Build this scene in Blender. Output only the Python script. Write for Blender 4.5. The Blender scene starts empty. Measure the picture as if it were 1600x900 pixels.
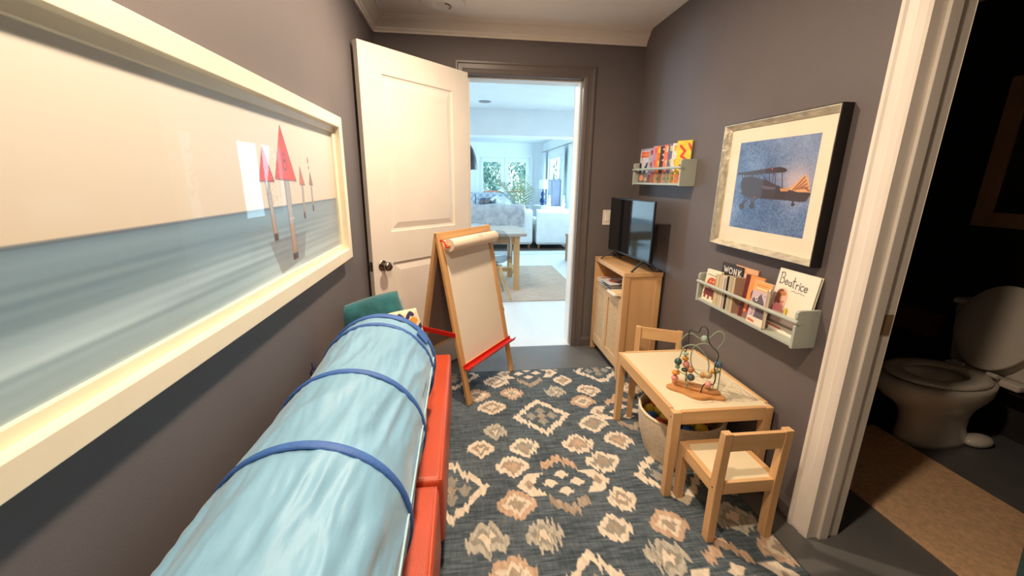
import bpy, bmesh, math, random
import numpy as np
from mathutils import Vector, Matrix
random.seed(7)
rng = np.random.RandomState(5)
S = bpy.context.scene
COL = S.collection

# ------------------------------------------------------------------ camera
cam_d = bpy.data.cameras.new('camera'); cam = bpy.data.objects.new('camera', cam_d); COL.objects.link(cam)
FPX, YAW, PIT, ROL = 640.6, 0.120944, 0.256997, 0.0129528
cam_d.sensor_width = 36.0; cam_d.lens = FPX / 1600 * 36; cam_d.clip_start = 0.02; cam_d.clip_end = 200
_f = Vector((math.sin(YAW)*math.cos(PIT), math.cos(YAW)*math.cos(PIT), -math.sin(PIT)))
_r = _f.cross(Vector((0, 0, 1))).normalized(); _u = _r.cross(_f)
_r2 = _r*math.cos(ROL) + _u*math.sin(ROL); _u2 = -_r*math.sin(ROL) + _u*math.cos(ROL)
M = Matrix((_r2, _u2, -_f)).transposed().to_4x4(); M.translation = Vector((0, 0, 1.38))
cam.matrix_world = M
S.camera = cam

# ------------------------------------------------------------------ world, lamps, exposure
S.view_settings.view_transform = 'Standard'; S.view_settings.look = 'None'
S.view_settings.gamma = 1.0; S.view_settings.use_curve_mapping = False
S.view_settings.exposure = 0.2
w = bpy.data.worlds.new('sky'); S.world = w; w.use_nodes = True
bg = w.node_tree.nodes['Background']; bg.inputs[0].default_value = (0.62, 0.87, 1.0, 1); bg.inputs[1].default_value = 3.4

def area(name, loc, size, power, color, rot=(0, 0, 0), shape='DISK', size_y=None, spread=None):
    d = bpy.data.lights.new(name, 'AREA'); d.shape = shape; d.size = size
    if size_y: d.size_y = size_y
    d.energy = power; d.color = color
    if spread: d.spread = spread
    o = bpy.data.objects.new(name, d); o.location = loc; o.rotation_euler = rot; COL.objects.link(o); return o
WARM = (1.0, 0.78, 0.56)
area('ceiling_lamp_near', (0.06, 0.62, 2.40), 0.12, 26, WARM)
area('ceiling_lamp_far', (0.10, 2.02, 2.40), 0.12, 30, WARM)
DAY = (0.55, 0.83, 1.0)
area('added_daylight_left', (-4.4, 7.5, 1.5), 6.0, 680, DAY, (0, math.radians(-90), 0), 'RECTANGLE', 2.2)  # fill lamp added outside the unseen left wall as a daylight stand-in
area('window_daylight_right', (3.0, 9.0, 1.9), 6.0, 480, DAY, (0, math.radians(80), 0), 'RECTANGLE', 1.8)
area('hall_lamp', (0.2, 4.6, 2.40), 0.3, 20, (1.0, 0.93, 0.84))

# ------------------------------------------------------------------ materials
def lin(c):
    return tuple(((v/255)/12.92 if v/255 <= 0.04045 else ((v/255+0.055)/1.055)**2.4) for v in c)
MATS = {}
def mat(name, rgb, rough=0.6, metal=0.0, var=0.06, vscale=8, bump=0.0, bscale=60, spec=0.5, stretch=None, coat=0, rgb2=None, sheen=0, distort=0.0):
    """rgb is sRGB 0-255; a procedural material with a noise variation and bump"""
    if name in MATS: return MATS[name]
    m = bpy.data.materials.new(name); m.use_nodes = True; nt = m.node_tree; b = nt.nodes['Principled BSDF']
    b.inputs['Roughness'].default_value = rough; b.inputs['Metallic'].default_value = metal
    b.inputs['Specular IOR Level'].default_value = spec; b.inputs['Coat Weight'].default_value = coat
    b.inputs['Sheen Weight'].default_value = sheen
    tc = nt.nodes.new('ShaderNodeTexCoord'); mp = nt.nodes.new('ShaderNodeMapping'); nt.links.new(tc.outputs['Object'], mp.inputs[0])
    if stretch: mp.inputs['Scale'].default_value = stretch
    n = nt.nodes.new('ShaderNodeTexNoise'); n.inputs['Scale'].default_value = vscale; n.inputs['Detail'].default_value = 4
    n.inputs['Distortion'].default_value = distort
    nt.links.new(mp.outputs[0], n.inputs['Vector'])
    r = nt.nodes.new('ShaderNodeValToRGB'); c = lin(rgb)
    a = lin(rgb2) if rgb2 else tuple(v*(1-var) for v in c); z = c if rgb2 else tuple(min(1, v*(1+var)) for v in c)
    r.color_ramp.elements[0].position = 0.35; r.color_ramp.elements[1].position = 0.65
    r.color_ramp.elements[0].color = (*a, 1); r.color_ramp.elements[1].color = (*z, 1)
    nt.links.new(n.outputs[0], r.inputs[0]); nt.links.new(r.outputs[0], b.inputs['Base Color'])
    if bump:
        n2 = nt.nodes.new('ShaderNodeTexNoise'); n2.inputs['Scale'].default_value = bscale; n2.inputs['Detail'].default_value = 3
        nt.links.new(mp.outputs[0], n2.inputs['Vector'])
        bp = nt.nodes.new('ShaderNodeBump'); bp.inputs['Strength'].default_value = bump; bp.inputs['Distance'].default_value = 0.01
        nt.links.new(n2.outputs[0], bp.inputs['Height']); nt.links.new(bp.outputs[0], b.inputs['Normal'])
    MATS[name] = m; return m
def wood(name, light, dark, axis='z', rough=0.5, sc=14):
    s = {'x': (0.08, 1, 1), 'y': (1, 0.08, 1), 'z': (1, 1, 0.08)}[axis]
    return mat(name + '_' + axis, light, rough, rgb2=dark, vscale=sc, stretch=s, distort=0.6, bump=0.05, bscale=40)
PINE = lambda ax: wood('pine', (234, 194, 142), (220, 172, 120), ax, 0.5, 16)
OAK = lambda ax: wood('oak', (224, 178, 120), (206, 156, 98), ax, 0.5, 16)
def attr_mat(name, rough=0.5, bump=0, bscale=300, spec=0.5):
    m = bpy.data.materials.new(name); m.use_nodes = True; nt = m.node_tree; b = nt.nodes['Principled BSDF']
    b.inputs['Roughness'].default_value = rough; b.inputs['Specular IOR Level'].default_value = spec
    a = nt.nodes.new('ShaderNodeAttribute'); a.attribute_name = 'Col'; nt.links.new(a.outputs['Color'], b.inputs['Base Color'])
    if bump:
        tc = nt.nodes.new('ShaderNodeTexCoord'); n2 = nt.nodes.new('ShaderNodeTexNoise'); n2.inputs['Scale'].default_value = bscale
        nt.links.new(tc.outputs['Object'], n2.inputs['Vector'])
        bp = nt.nodes.new('ShaderNodeBump'); bp.inputs['Strength'].default_value = bump; bp.inputs['Distance'].default_value = 0.006
        nt.links.new(n2.outputs[0], bp.inputs['Height']); nt.links.new(bp.outputs[0], b.inputs['Normal'])
    return m
PRINT = attr_mat('printed_paper', 0.5)
PHOTO = attr_mat('photo_print', 0.45)
def glass_mat(name, tint=(1, 1, 1), gl=1.0, ior=1.5):
    m = bpy.data.materials.new(name); m.use_nodes = True; nt = m.node_tree; nt.nodes.remove(nt.nodes['Principled BSDF'])
    o = nt.nodes['Material Output']; t = nt.nodes.new('ShaderNodeBsdfTransparent'); t.inputs[0].default_value = (*tint, 1)
    g = nt.nodes.new('ShaderNodeBsdfGlossy'); g.inputs['Roughness'].default_value = 0.01
    fr = nt.nodes.new('ShaderNodeFresnel'); fr.inputs[0].default_value = ior; mx = nt.nodes.new('ShaderNodeMixShader')
    mul = nt.nodes.new('ShaderNodeMath'); mul.operation = 'MULTIPLY'; mul.inputs[1].default_value = gl
    geo = nt.nodes.new('ShaderNodeNewGeometry'); inv = nt.nodes.new('ShaderNodeMath'); inv.operation = 'SUBTRACT'; inv.inputs[0].default_value = 1
    nt.links.new(geo.outputs['Backfacing'], inv.inputs[1]); m2 = nt.nodes.new('ShaderNodeMath'); m2.operation = 'MULTIPLY'
    nt.links.new(fr.outputs[0], mul.inputs[0]); nt.links.new(mul.outputs[0], m2.inputs[0]); nt.links.new(inv.outputs[0], m2.inputs[1])
    nt.links.new(m2.outputs[0], mx.inputs[0])
    nt.links.new(t.outputs[0], mx.inputs[1]); nt.links.new(g.outputs[0], mx.inputs[2]); nt.links.new(mx.outputs[0], o.inputs[0]); return m
GLASS = glass_mat('picture_glass', gl=0.32); PANE = glass_mat('window_glass', (0.95, 0.98, 1), 0.6)
SMOKE = glass_mat('smoked_acrylic', (0.80, 0.81, 0.82), 1.0)
WALL = mat('dark_grey_wall_paint', (106, 99, 100), 0.62, var=0.03, vscale=3, bump=0.05, bscale=220)
WTRIM = mat('dark_grey_trim_paint', (99, 91, 90), 0.38, var=0.03, vscale=5)
WHITE = mat('white_paint', (240, 232, 222), 0.42, var=0.02, vscale=5)
CEIL = mat('ceiling_paint', (242, 234, 224), 0.8, var=0.02, vscale=3)
LWHITE = mat('living_room_white', (236, 240, 242), 0.6, var=0.02, vscale=3)
LFLOOR = mat('white_floor_boards', (226, 228, 228), 0.3, var=0.05, vscale=4, stretch=(1, 0.2, 1))
FLOOR = mat('grey_painted_floor', (106, 106, 106), 0.42, var=0.08, vscale=5, bump=0.03, bscale=40)
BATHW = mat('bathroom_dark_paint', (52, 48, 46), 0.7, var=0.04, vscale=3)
STEEL = mat('brushed_steel', (150, 140, 130), 0.22, 1.0)
BLACKP = mat('black_plastic', (22, 22, 24), 0.35, var=0.02)
BLACK = mat('black_wood', (30, 26, 25), 0.4, var=0.05)

# ------------------------------------------------------------------ object helpers
def link(name, me, m=None, parent=None, smooth=False, bevel=0, seg=2, auto=None):
    if m is not None and not me.materials: me.materials.append(m)
    o = bpy.data.objects.new(name, me); COL.objects.link(o)
    if parent is not None: o.parent = parent
    if smooth:
        for p in me.polygons: p.use_smooth = True
        if auto: me.set_sharp_from_angle(angle=math.radians(auto))
    if bevel:
        b = o.modifiers.new('bevel', 'BEVEL'); b.width = bevel; b.segments = seg; b.limit_method = 'ANGLE'; b.angle_limit = math.radians(40)
    return o
def tag(o, label, cat, group=None):
    o['label'] = label; o['category'] = cat
    if group: o['group'] = group
    return o
def thing(name, label, cat, loc=(0, 0, 0), rz=0, group=None):
    o = bpy.data.objects.new(name, None); COL.objects.link(o); o.empty_display_size = 0.1
    o.location = loc; o.rotation_euler = (0, 0, rz); return tag(o, label, cat, group)

class MB:
    def __init__(s): s.v = []; s.f = []
    def add(s, vs, fs):
        k = len(s.v); s.v += [tuple(v) for v in vs]; s.f += [tuple(i+k for i in f) for f in fs]; return s
    def box(s, x0, x1, y0, y1, z0, z1):
        return s.add([(x0,y0,z0),(x1,y0,z0),(x1,y1,z0),(x0,y1,z0),(x0,y0,z1),(x1,y0,z1),(x1,y1,z1),(x0,y1,z1)],
                     [(0,3,2,1),(4,5,6,7),(0,1,5,4),(1,2,6,5),(2,3,7,6),(3,0,4,7)])
    def obox(s, c, sz, R):
        c = Vector(c); vs = []
        for i in range(8):
            l = Vector(((-1, 1, 1, -1)[i % 4]*sz[0]/2, (-1, -1, 1, 1)[i % 4]*sz[1]/2, (-1, 1)[i//4]*sz[2]/2)); vs.append(c + R @ l)
        return s.add(vs, [(0,3,2,1),(4,5,6,7),(0,1,5,4),(1,2,6,5),(2,3,7,6),(3,0,4,7)])
    def bar(s, p, q, w, h, up=(0, 0, 1)):
        """rectangular bar from p to q, w across, h along the up side"""
        p = Vector(p); q = Vector(q); d = (q-p); L = d.length; d.normalize(); up = Vector(up)
        a = d.cross(up)
        if a.length < 1e-4: a = d.cross(Vector((0, 1, 0)))
        a.normalize(); b = a.cross(d); R = Matrix((a, d, b)).transposed()
        return s.obox((p+q)/2, (w, L, h), R)
    def prism(s, poly, a, b, axis):
        """poly of 2D points extruded from a to b along axis"""
        n = len(poly)
        def P(u, v, t): return {'x': (t, u, v), 'y': (u, t, v), 'z': (u, v, t)}[axis]
        vs = [P(u, v, a) for u, v in poly] + [P(u, v, b) for u, v in poly]
        return s.add(vs, [tuple(range(n))[::-1], tuple(range(n, 2*n))] + [(i, (i+1) % n, n+(i+1) % n, n+i) for i in range(n)])
    def cyl(s, p, q, r0, r1=None, n=16, caps=True):
        r1 = r0 if r1 is None else r1; p = Vector(p); q = Vector(q); d = (q-p).normalized()
        a = d.orthogonal().normalized(); b = d.cross(a); vs = []
        for c, r in ((p, r0), (q, r1)):
            for i in range(n):
                t = 2*math.pi*i/n; vs.append(c + a*r*math.cos(t) + b*r*math.sin(t))
        fs = [(i, (i+1) % n, n+(i+1) % n, n+i) for i in range(n)]
        if caps: fs += [tuple(range(n))[::-1], tuple(range(n, 2*n))]
        return s.add(vs, fs)
    def tube(s, pts, r, n=8, closed=False):
        pts = [Vector(p) for p in pts]; m = len(pts); vs = []; prev = None
        for i, p in enumerate(pts):
            a = pts[(i-1) % m] if (i or closed) else p; b = pts[(i+1) % m] if (i < m-1 or closed) else p
            t = (b-a).normalized()
            if prev is None: x = t.orthogonal().normalized()
            else: x = (prev - t*prev.dot(t)).normalized()
            prev = x; y = t.cross(x); rr = r[i] if isinstance(r, (list, tuple)) else r
            vs += [p + x*rr*math.cos(2*math.pi*k/n) + y*rr*math.sin(2*math.pi*k/n) for k in range(n)]
        fs = []
        for i in range(m if closed else m-1):
            j = (i+1) % m; fs += [(i*n+k, i*n+(k+1) % n, j*n+(k+1) % n, j*n+k) for k in range(n)]
        if not closed: fs += [tuple(range(n))[::-1], tuple(range((m-1)*n, m*n))]
        return s.add(vs, fs)
    def sphere(s, c, r, nu=16, nv=10, R=None):
        r = (r, r, r) if not hasattr(r, '__len__') else r; c = Vector(c); vs = []
        for j in range(nv+1):
            ph = math.pi*j/nv
            for i in range(nu):
                t = 2*math.pi*i/nu; l = Vector((r[0]*math.sin(ph)*math.cos(t), r[1]*math.sin(ph)*math.sin(t), r[2]*math.cos(ph)))
                vs.append(c + (R @ l if R else l))
        return s.add(vs, [(j*nu+i, (j+1)*nu+i, (j+1)*nu+(i+1) % nu, j*nu+(i+1) % nu) for j in range(nv) for i in range(nu)])
    def lathe(s, prof, c=(0, 0, 0), n=32, capb=True, capt=True):
        c = Vector(c); vs = [c + Vector((r*math.cos(2*math.pi*i/n), r*math.sin(2*math.pi*i/n), z)) for r, z in prof for i in range(n)]
        m = len(prof); fs = [(j*n+i, j*n+(i+1) % n, (j+1)*n+(i+1) % n, (j+1)*n+i) for j in range(m-1) for i in range(n)]
        if capb: fs.append(tuple(range(n))[::-1])
        if capt: fs.append(tuple(range((m-1)*n, m*n)))
        return s.add(vs, fs)
    def rings(s, rings, capb=True, capt=True):
        n = len(rings[0]); vs = [p for r in rings for p in r]; m = len(rings)
        fs = [(j*n+i, j*n+(i+1) % n, (j+1)*n+(i+1) % n, (j+1)*n+i) for j in range(m-1) for i in range(n)]
        if capb: fs.append(tuple(range(n))[::-1])
        if capt: fs.append(tuple(range((m-1)*n, m*n)))
        return s.add(vs, fs)
    def mesh(s, name):
        me = bpy.data.meshes.new(name); me.from_pydata([tuple(v) for v in s.v], [], s.f); me.validate()
        bm = bmesh.new(); bm.from_mesh(me); bmesh.ops.remove_doubles(bm, verts=bm.verts, dist=1e-6)
        bmesh.ops.recalc_face_normals(bm, faces=bm.faces); bm.to_mesh(me); bm.free(); return me
    def build(s, name, m, parent=None, smooth=False, bevel=0, seg=2, auto=None):
        return link(name, s.mesh(name), m, parent, smooth, bevel, seg, auto)
def struct(name, mb, m, parent=None, **k):
    o = mb.build(name, m, parent, **k)
    if parent is None: o['kind'] = 'structure'
    return o
def rot(rx=0, ry=0, rz=0):
    return (Matrix.Rotation(rz, 3, 'Z') @ Matrix.Rotation(ry, 3, 'Y') @ Matrix.Rotation(rx, 3, 'X'))
def smooth_pts(pts, k=6, closed=False):
    P = [Vector(p) for p in pts]; n = len(P); out = []
    for i in range(n if closed else n-1):
        p0 = P[(i-1) % n] if (i or closed) else P[0]; p1 = P[i]; p2 = P[(i+1) % n]; p3 = P[(i+2) % n] if (i+2 < n or closed) else P[-1]
        for j in range(k):
            t = j/k; out.append(0.5*((2*p1)+(p2-p0)*t+(2*p0-5*p1+4*p2-p3)*t*t+(3*p1-p0-3*p2+p3)*t*t*t))
    if not closed: out.append(P[-1])
    return out

# ------------------------------------------------------------------ painted canvases (printed colour stored on a fine mesh)
class Canvas:
    """u to the right 0..W, v downwards 0..H in metres (or any unit)"""
    def __init__(s, W, H, res, base):
        s.W, s.H = W, H; s.nx = max(2, int(round(W/res))+1); s.ny = max(2, int(round(H/res))+1); s.res = res
        s.X, s.Y = np.meshgrid(np.linspace(0, W, s.nx), np.linspace(0, H, s.ny))
        s.a = np.zeros((s.ny, s.nx, 3)); s.a[:] = base
    def put(s, msk, c, al=1.0):
        msk = np.clip(msk, 0, 1)[..., None]*al; s.a = s.a*(1-msk) + np.array(c, float)*msk
    def aa(s, d): return np.clip(0.5 - d/s.res, 0, 1)
    def rect(s, x0, y0, x1, y1, c, al=1):
        s.put(s.aa(np.maximum(np.abs(s.X-(x0+x1)/2)-(x1-x0)/2, np.abs(s.Y-(y0+y1)/2)-(y1-y0)/2)), c, al)
    def ell(s, cx, cy, rx, ry, c, al=1, ang=0):
        x = s.X-cx; y = s.Y-cy; ca, sa = math.cos(ang), math.sin(ang); x, y = x*ca+y*sa, -x*sa+y*ca
        s.put(s.aa((np.sqrt((x/rx)**2+(y/ry)**2)-1)*min(rx, ry)), c, al)
    def seg(s, p, q):
        px, py = p; qx, qy = q; dx, dy = qx-px, qy-py; L = dx*dx+dy*dy+1e-12
        t = np.clip(((s.X-px)*dx+(s.Y-py)*dy)/L, 0, 1); return np.hypot(s.X-px-t*dx, s.Y-py-t*dy)
    def stroke(s, pts, wd, c, al=1):
        d = np.full(s.X.shape, 9e9)
        for p, q in zip(pts[:-1], pts[1:]): d = np.minimum(d, s.seg(p, q))
        s.put(s.aa(d-wd/2), c, al)
    def poly(s, pts, c, al=1):
        ins = np.zeros(s.X.shape, bool); n = len(pts); d = np.full(s.X.shape, 9e9)
        for i in range(n):
            (x1, y1), (x2, y2) = pts[i], pts[(i+1) % n]; d = np.minimum(d, s.seg(pts[i], pts[(i+1) % n]))
            if y1 == y2: continue
            cr = ((y1 > s.Y) != (y2 > s.Y)) & (s.X < (x2-x1)*(s.Y-y1)/(y2-y1)+x1); ins ^= cr
        s.put(s.aa(np.where(ins, -d, d)), c, al)
    def noise(s, amt, sx, sy, mask=None):
        n = vnoise(s.X/sx, s.Y/sy, rng.randint(999)); m = amt*(n-0.5)*2
        s.a = np.clip(s.a + (m if mask is None else m*mask)[..., None], 0, 255)
def vnoise(x, y, seed=0):
    r = np.random.RandomState(seed); T = r.rand(256, 256); xi = np.floor(x).astype(int); yi = np.floor(y).astype(int)
    fx = x-xi; fy = y-yi; fx = fx*fx*(3-2*fx); fy = fy*fy*(3-2*fy)
    g = lambda a, b: T[a % 256, b % 256]
    return (g(xi, yi)*(1-fx)+g(xi+1, yi)*fx)*(1-fy) + (g(xi, yi+1)*(1-fx)+g(xi+1, yi+1)*fx)*fy
def canvas_mesh(name, cv, origin, U, V, thick, m, parent=None, side=(235, 228, 212), hfn=None):
    """origin = top-left corner of the front, U/V unit vectors of u and v(down); body behind the front"""
    O = np.array(origin, float); U = np.array(U, float); V = np.array(V, float); N = np.cross(V, U)
    P = O + cv.X[..., None]*U + cv.Y[..., None]*V
    if hfn is not None: P = P + hfn(cv.X, cv.Y)[..., None]*N
    nv = cv.nx*cv.ny; idx = np.arange(nv).reshape(cv.ny, cv.nx)
    q = np.stack([idx[:-1, :-1], idx[1:, :-1], idx[1:, 1:], idx[:-1, 1:]], -1).reshape(-1, 4)
    ext = [O, O+U*cv.W, O+U*cv.W+V*cv.H, O+V*cv.H]; B = [p-N*1e-5 for p in ext] + [p-N*thick for p in ext]
    vs = np.concatenate([P.reshape(-1, 3), np.array(B)])
    k = nv; fs = [tuple(r) for r in q.tolist()] + [(k, k+1, k+5, k+4), (k+1, k+2, k+6, k+5), (k+2, k+3, k+7, k+6), (k+3, k, k+4, k+7), (k+4, k+5, k+6, k+7)]
    me = bpy.data.meshes.new(name); me.from_pydata(vs.tolist(), [], fs)
    c = cv.a.reshape(-1, 3)/255; c = np.concatenate([c, np.tile(np.array(side)/255, (8, 1))])
    c = np.where(c <= 0.04045, c/12.92, ((c+0.055)/1.055)**2.4)
    at = me.color_attributes.new('Col', 'FLOAT_COLOR', 'POINT'); at.data.foreach_set('color', np.concatenate([c, np.ones((len(c), 1))], 1).ravel())
    return link(name, me, m, parent)

# ================================================================== the room
XL, XR, YB, ZC = -0.586, 1.36, 3.225, 2.43
struct('floor', MB().box(XL-0.1, 3.15, -1.3, YB+0.02, -0.05, 0), FLOOR)
struct('floor_living_room', MB().box(-4.2, 2.5, YB+0.02, 12.6, -0.05, 0), LFLOOR)
struct('ceiling', MB().box(XL-0.1, 3.15, -1.3, YB+0.12, ZC, ZC+0.08), CEIL)
struct('wall_left', MB().box(XL-0.1, XL, -1.3, YB+0.12, 0, ZC), WALL)
struct('wall_front', MB().box(XL, 3.15, -1.3, -1.2, 0, ZC), WALL)
DY0, DY1, DZ = 0.40, 1.19, 2.05      # bathroom doorway
b = MB().box(XR, XR+0.11, DY1+0.02, YB+0.12, 0, ZC).box(XR, XR+0.11, -1.2, DY0-0.02, 0, ZC).box(XR, XR+0.11, DY0-0.02, DY1+0.02, DZ+0.02, ZC)
struct('wall_right', b, WALL)
OX0, OX1, OZ = 0.055, 0.905, 2.105   # doorway to the living room
b = MB().box(XL, OX0-0.02, YB, YB+0.12, 0, ZC).box(OX1+0.02, XR, YB, YB+0.12, 0, ZC).box(OX0-0.02, OX1+0.02, YB, YB+0.12, OZ+0.02, ZC)
struct('wall_back', b, WALL)

# crown along the back and left walls
prof = [(0, 0), (-0.012, 0), (-0.016, 0.014), (-0.022, 0.016), (-0.024, 0.03), (-0.04, 0.042), (-0.062, 0.062), (-0.07, 0.068), (-0.07, 0.078), (-0.088, 0.082), (-0.092, 0.09), (0, 0.09)]
def crown_rings(pr, path):
    out = []
    for (x, y, nx, ny) in path:
        out.append([(x + nx*(-u), y + ny*(-u), ZC-0.09+v) for u, v in pr])
    return out
path = [(XR, YB, 0, -1), (XL, YB, 1, -1), (XL, -1.2, 1, 0)]
struct('trim_1', MB().rings(crown_rings(prof, path)), CEIL)

# casing of the back doorway, painted like the wall
def casing_prof(wd, dp):
    return [(0, 0), (wd, 0), (wd, dp), (wd*0.86, dp), (wd*0.78, dp*0.72), (wd*0.45, dp*0.62), (wd*0.36, dp*0.8), (wd*0.12, dp*0.62), (0, dp*0.45)]
def frame_casing(pr, path):
    rr = []
    for (p, du, dn) in path:
        p = Vector(p); rr.append([p + Vector(du)*u + Vector(dn)*v for u, v in pr])
    return MB().rings(rr)
pr = casing_prof(0.085, 0.020)
n = (0, -1, 0)
struct('trim_2', frame_casing(pr, [((OX1, YB, 0), (1, 0, 0), n), ((OX1, YB, OZ), (1, 0, 1), n), ((OX0, YB, OZ), (-1, 0, 1), n), ((OX0, YB, 0), (-1, 0, 0), n)]), WTRIM)
# jamb lining: dark rebate near this room, white beyond
struct('trim_3', MB().box(OX1, OX1+0.019, YB, YB+0.045, 0, OZ+0.019).box(OX0-0.019, OX0, YB, YB+0.045, 0, OZ+0.019).box(OX0, OX1, YB, YB+0.045, OZ, OZ+0.019), WTRIM)
struct('trim_4', MB().box(OX1-0.012, OX1+0.019, YB+0.046, YB+0.19, 0, OZ+0.019).box(OX0-0.019, OX0+0.012, YB+0.046, YB+0.19, 0, OZ+0.019).box(OX0+0.012, OX1-0.012, YB+0.046, YB+0.19, OZ-0.012, OZ+0.019), WHITE, bevel=0.002)
# bathroom door lining: white casing and jamb with stop
pr = casing_prof(0.088, 0.022)
n = (-1, 0, 0)
struct('trim_5', frame_casing(pr, [((XR, DY1, 0), (0, 1, 0), n), ((XR, DY1, DZ), (0, 1, 1), n), ((XR, DY0, DZ), (0, -1, 1), n), ((XR, DY0, 0), (0, -1, 0), n)]), WHITE)
b = MB().box(XR-0.002, XR+0.13, DY1, DY1+0.019, 0, DZ+0.019).box(XR-0.002, XR+0.13, DY0-0.019, DY0, 0, DZ+0.019).box(XR-0.002, XR+0.13, DY0, DY1, DZ, DZ+0.019)
b.box(XR+0.035, XR+0.075, DY1-0.012, DY1, 0, DZ).box(XR+0.035, XR+0.075, DY0, DY0+0.012, 0, DZ)
jb = struct('trim_6', b, WHITE, bevel=0.002)
MB().box(XR+0.085, XR+0.122, DY1-0.0025, DY1, 0.87, 0.945).build('strike_plate', mat('brass_plate', (176, 146, 110), 0.5, 0.4), jb)
# baseboards
def base_prof(h=0.085): return [(0, 0), (0.016, 0), (0.016, h*0.72), (0.010, h*0.86), (0.006, h), (0, h)]
def baseboard(name, p, q, nrm, m=WTRIM):
    nrm = Vector(nrm); struct(name, MB().rings([[Vector(p)+nrm*u+Vector((0, 0, v)) for u, v in base_prof()], [Vector(q)+nrm*u+Vector((0, 0, v)) for u, v in base_prof()]]), m)
baseboard('baseboard_right', (XR, DY1+0.089, 0), (XR, YB, 0), (-1, 0, 0))
baseboard('baseboard_back', (OX1+0.086, YB, 0), (XR-0.017, YB, 0), (0, -1, 0))
baseboard('baseboard_left', (XL, -1.2, 0), (XL, YB, 0), (1, 0, 0))

# ------------------------------------------------------------------ bathroom shell
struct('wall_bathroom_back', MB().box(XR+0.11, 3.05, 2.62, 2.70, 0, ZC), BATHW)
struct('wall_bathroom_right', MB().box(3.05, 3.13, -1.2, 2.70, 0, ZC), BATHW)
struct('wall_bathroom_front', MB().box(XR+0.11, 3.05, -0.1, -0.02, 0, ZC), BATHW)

# ------------------------------------------------------------------ the open white door, hinged at the left of the doorway
hx, hy = 0.053, 3.145; du = Vector((-0.546-hx, 2.521-hy, 0)).normalized(); DW = 0.862; DT = 0.038; DH = 2.098
dn = Vector((-du.y, du.x, 0))        # towards the room
if dn.y > 0: dn = -dn
door = MB()
def dpt(s, z, d): p = Vector((hx, hy, 0)) + du*s + dn*d; return (p.x, p.y, z)
def door_panel(mb, s0, s1, z0, z1):
    """moulded raised panel: rings stepping in"""
    st = [(0, 0), (0.004, -0.009), (0.018, -0.011), (0.052, -0.001), (0.056, 0.0)]
    prev = None
    for inset, d in st:
        r = [dpt(s0+inset, z0+inset, d), dpt(s1-inset, z0+inset, d), dpt(s1-inset, z1-inset, d), dpt(s0+inset, z1-inset, d)]
        if prev: mb.add(prev + r, [(i, (i+1) % 4, 4+(i+1) % 4, 4+i) for i in range(4)])
        prev = r
    mb.add(prev, [(0, 1, 2, 3)])
P1 = (0.155, 0.715, 1.06, 1.955); P2 = (0.155, 0.715, 0.23, 0.865)
def q(mb, s0, s1, z0, z1, d=0): mb.add([dpt(s0, z0, d), dpt(s1, z0, d), dpt(s1, z1, d), dpt(s0, z1, d)], [(0, 1, 2, 3)])
Z0 = 0.012
q(door, 0, P1[0], Z0, DH); q(door, P1[1], DW, Z0, DH); q(door, P1[0], P1[1], Z0, P2[2]); q(door, P1[0], P1[1], P2[3], P1[2]); q(door, P1[0], P1[1], P1[3], DH)
door_panel(door, *P1); door_panel(door, *P2)
q(door, 0, DW, Z0, DH, -DT)
for a, c in (((0, Z0), (DW, Z0)), ((DW, Z0), (DW, DH)), ((DW, DH), (0, DH)), ((0, DH), (0, Z0))):
    door.add([dpt(a[0], a[1], 0), dpt(c[0], c[1], 0), dpt(c[0], c[1], -DT), dpt(a[0], a[1], -DT)], [(0, 1, 2, 3)])
dobj = struct('door_1', door, WHITE)
kn = MB(); kc = Vector(dpt(DW-0.07, 0.858, 0))
def latheN(mb, prof, c, d, nseg=24):
    a = d.orthogonal().normalized(); bb = d.cross(a)
    mb.rings([[c + d*h + a*r*math.cos(2*math.pi*i/nseg) + bb*r*math.sin(2*math.pi*i/nseg) for i in range(nseg)] for r, h in prof])
latheN(kn, [(0.032, 0), (0.033, 0.004), (0.028, 0.009), (0.013, 0.012), (0.011, 0.03), (0.018, 0.036), (0.027, 0.045), (0.029, 0.056), (0.024, 0.066), (0.012, 0.070)], kc, dn)
kn.build('door_knob', STEEL, dobj, smooth=True, auto=50)
lt = MB(); lp = Vector(dpt(DW, 0.858, -DT/2)); R = Matrix((du, dn, Vector((0, 0, 1)))).transposed()
lt.obox(lp + du*0.001, (0.002, 0.025, 0.058), R).obox(lp + du*0.006, (0.011, 0.013, 0.016), R)
lt.build('latch', STEEL, dobj)

# ------------------------------------------------------------------ ceiling disc and wall switch
cd = MB().lathe([(0.0, 0.034), (0.06, 0.0), (0.10, 0.002), (0.13, 0.008), (0.138, 0.016), (0.138, 0.034)], n=40, capb=False)
o = cd.build('smoke_alarm', mat('alarm_plastic', (228, 222, 214), 0.5), None, True, auto=25); o.location = (-0.10, 2.87, ZC-0.034)
tag(o, 'round white disc fixture mounted on the ceiling above the open door', 'ceiling fixture')
MB().tube([(0.05*math.cos(t), 0.05*math.sin(t), -0.002) for t in np.linspace(-1.2, 0.6, 10)], 0.004, 6).build('slot', mat('grey_slot', (120, 110, 100), 0.6), o)
sw = thing('light_switch', 'cream light switch plate on the back wall beside the television', 'light switch', (1.155, YB, 1.10))
MB().box(-0.037, 0.037, -0.006, 0, -0.06, 0.06).build('plate', WHITE, sw, bevel=0.003)
MB().box(-0.017, 0.017, -0.010, -0.006, -0.032, 0.032).build('rocker', mat('switch_rocker', (246, 240, 228), 0.35), sw, bevel=0.002)

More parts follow.
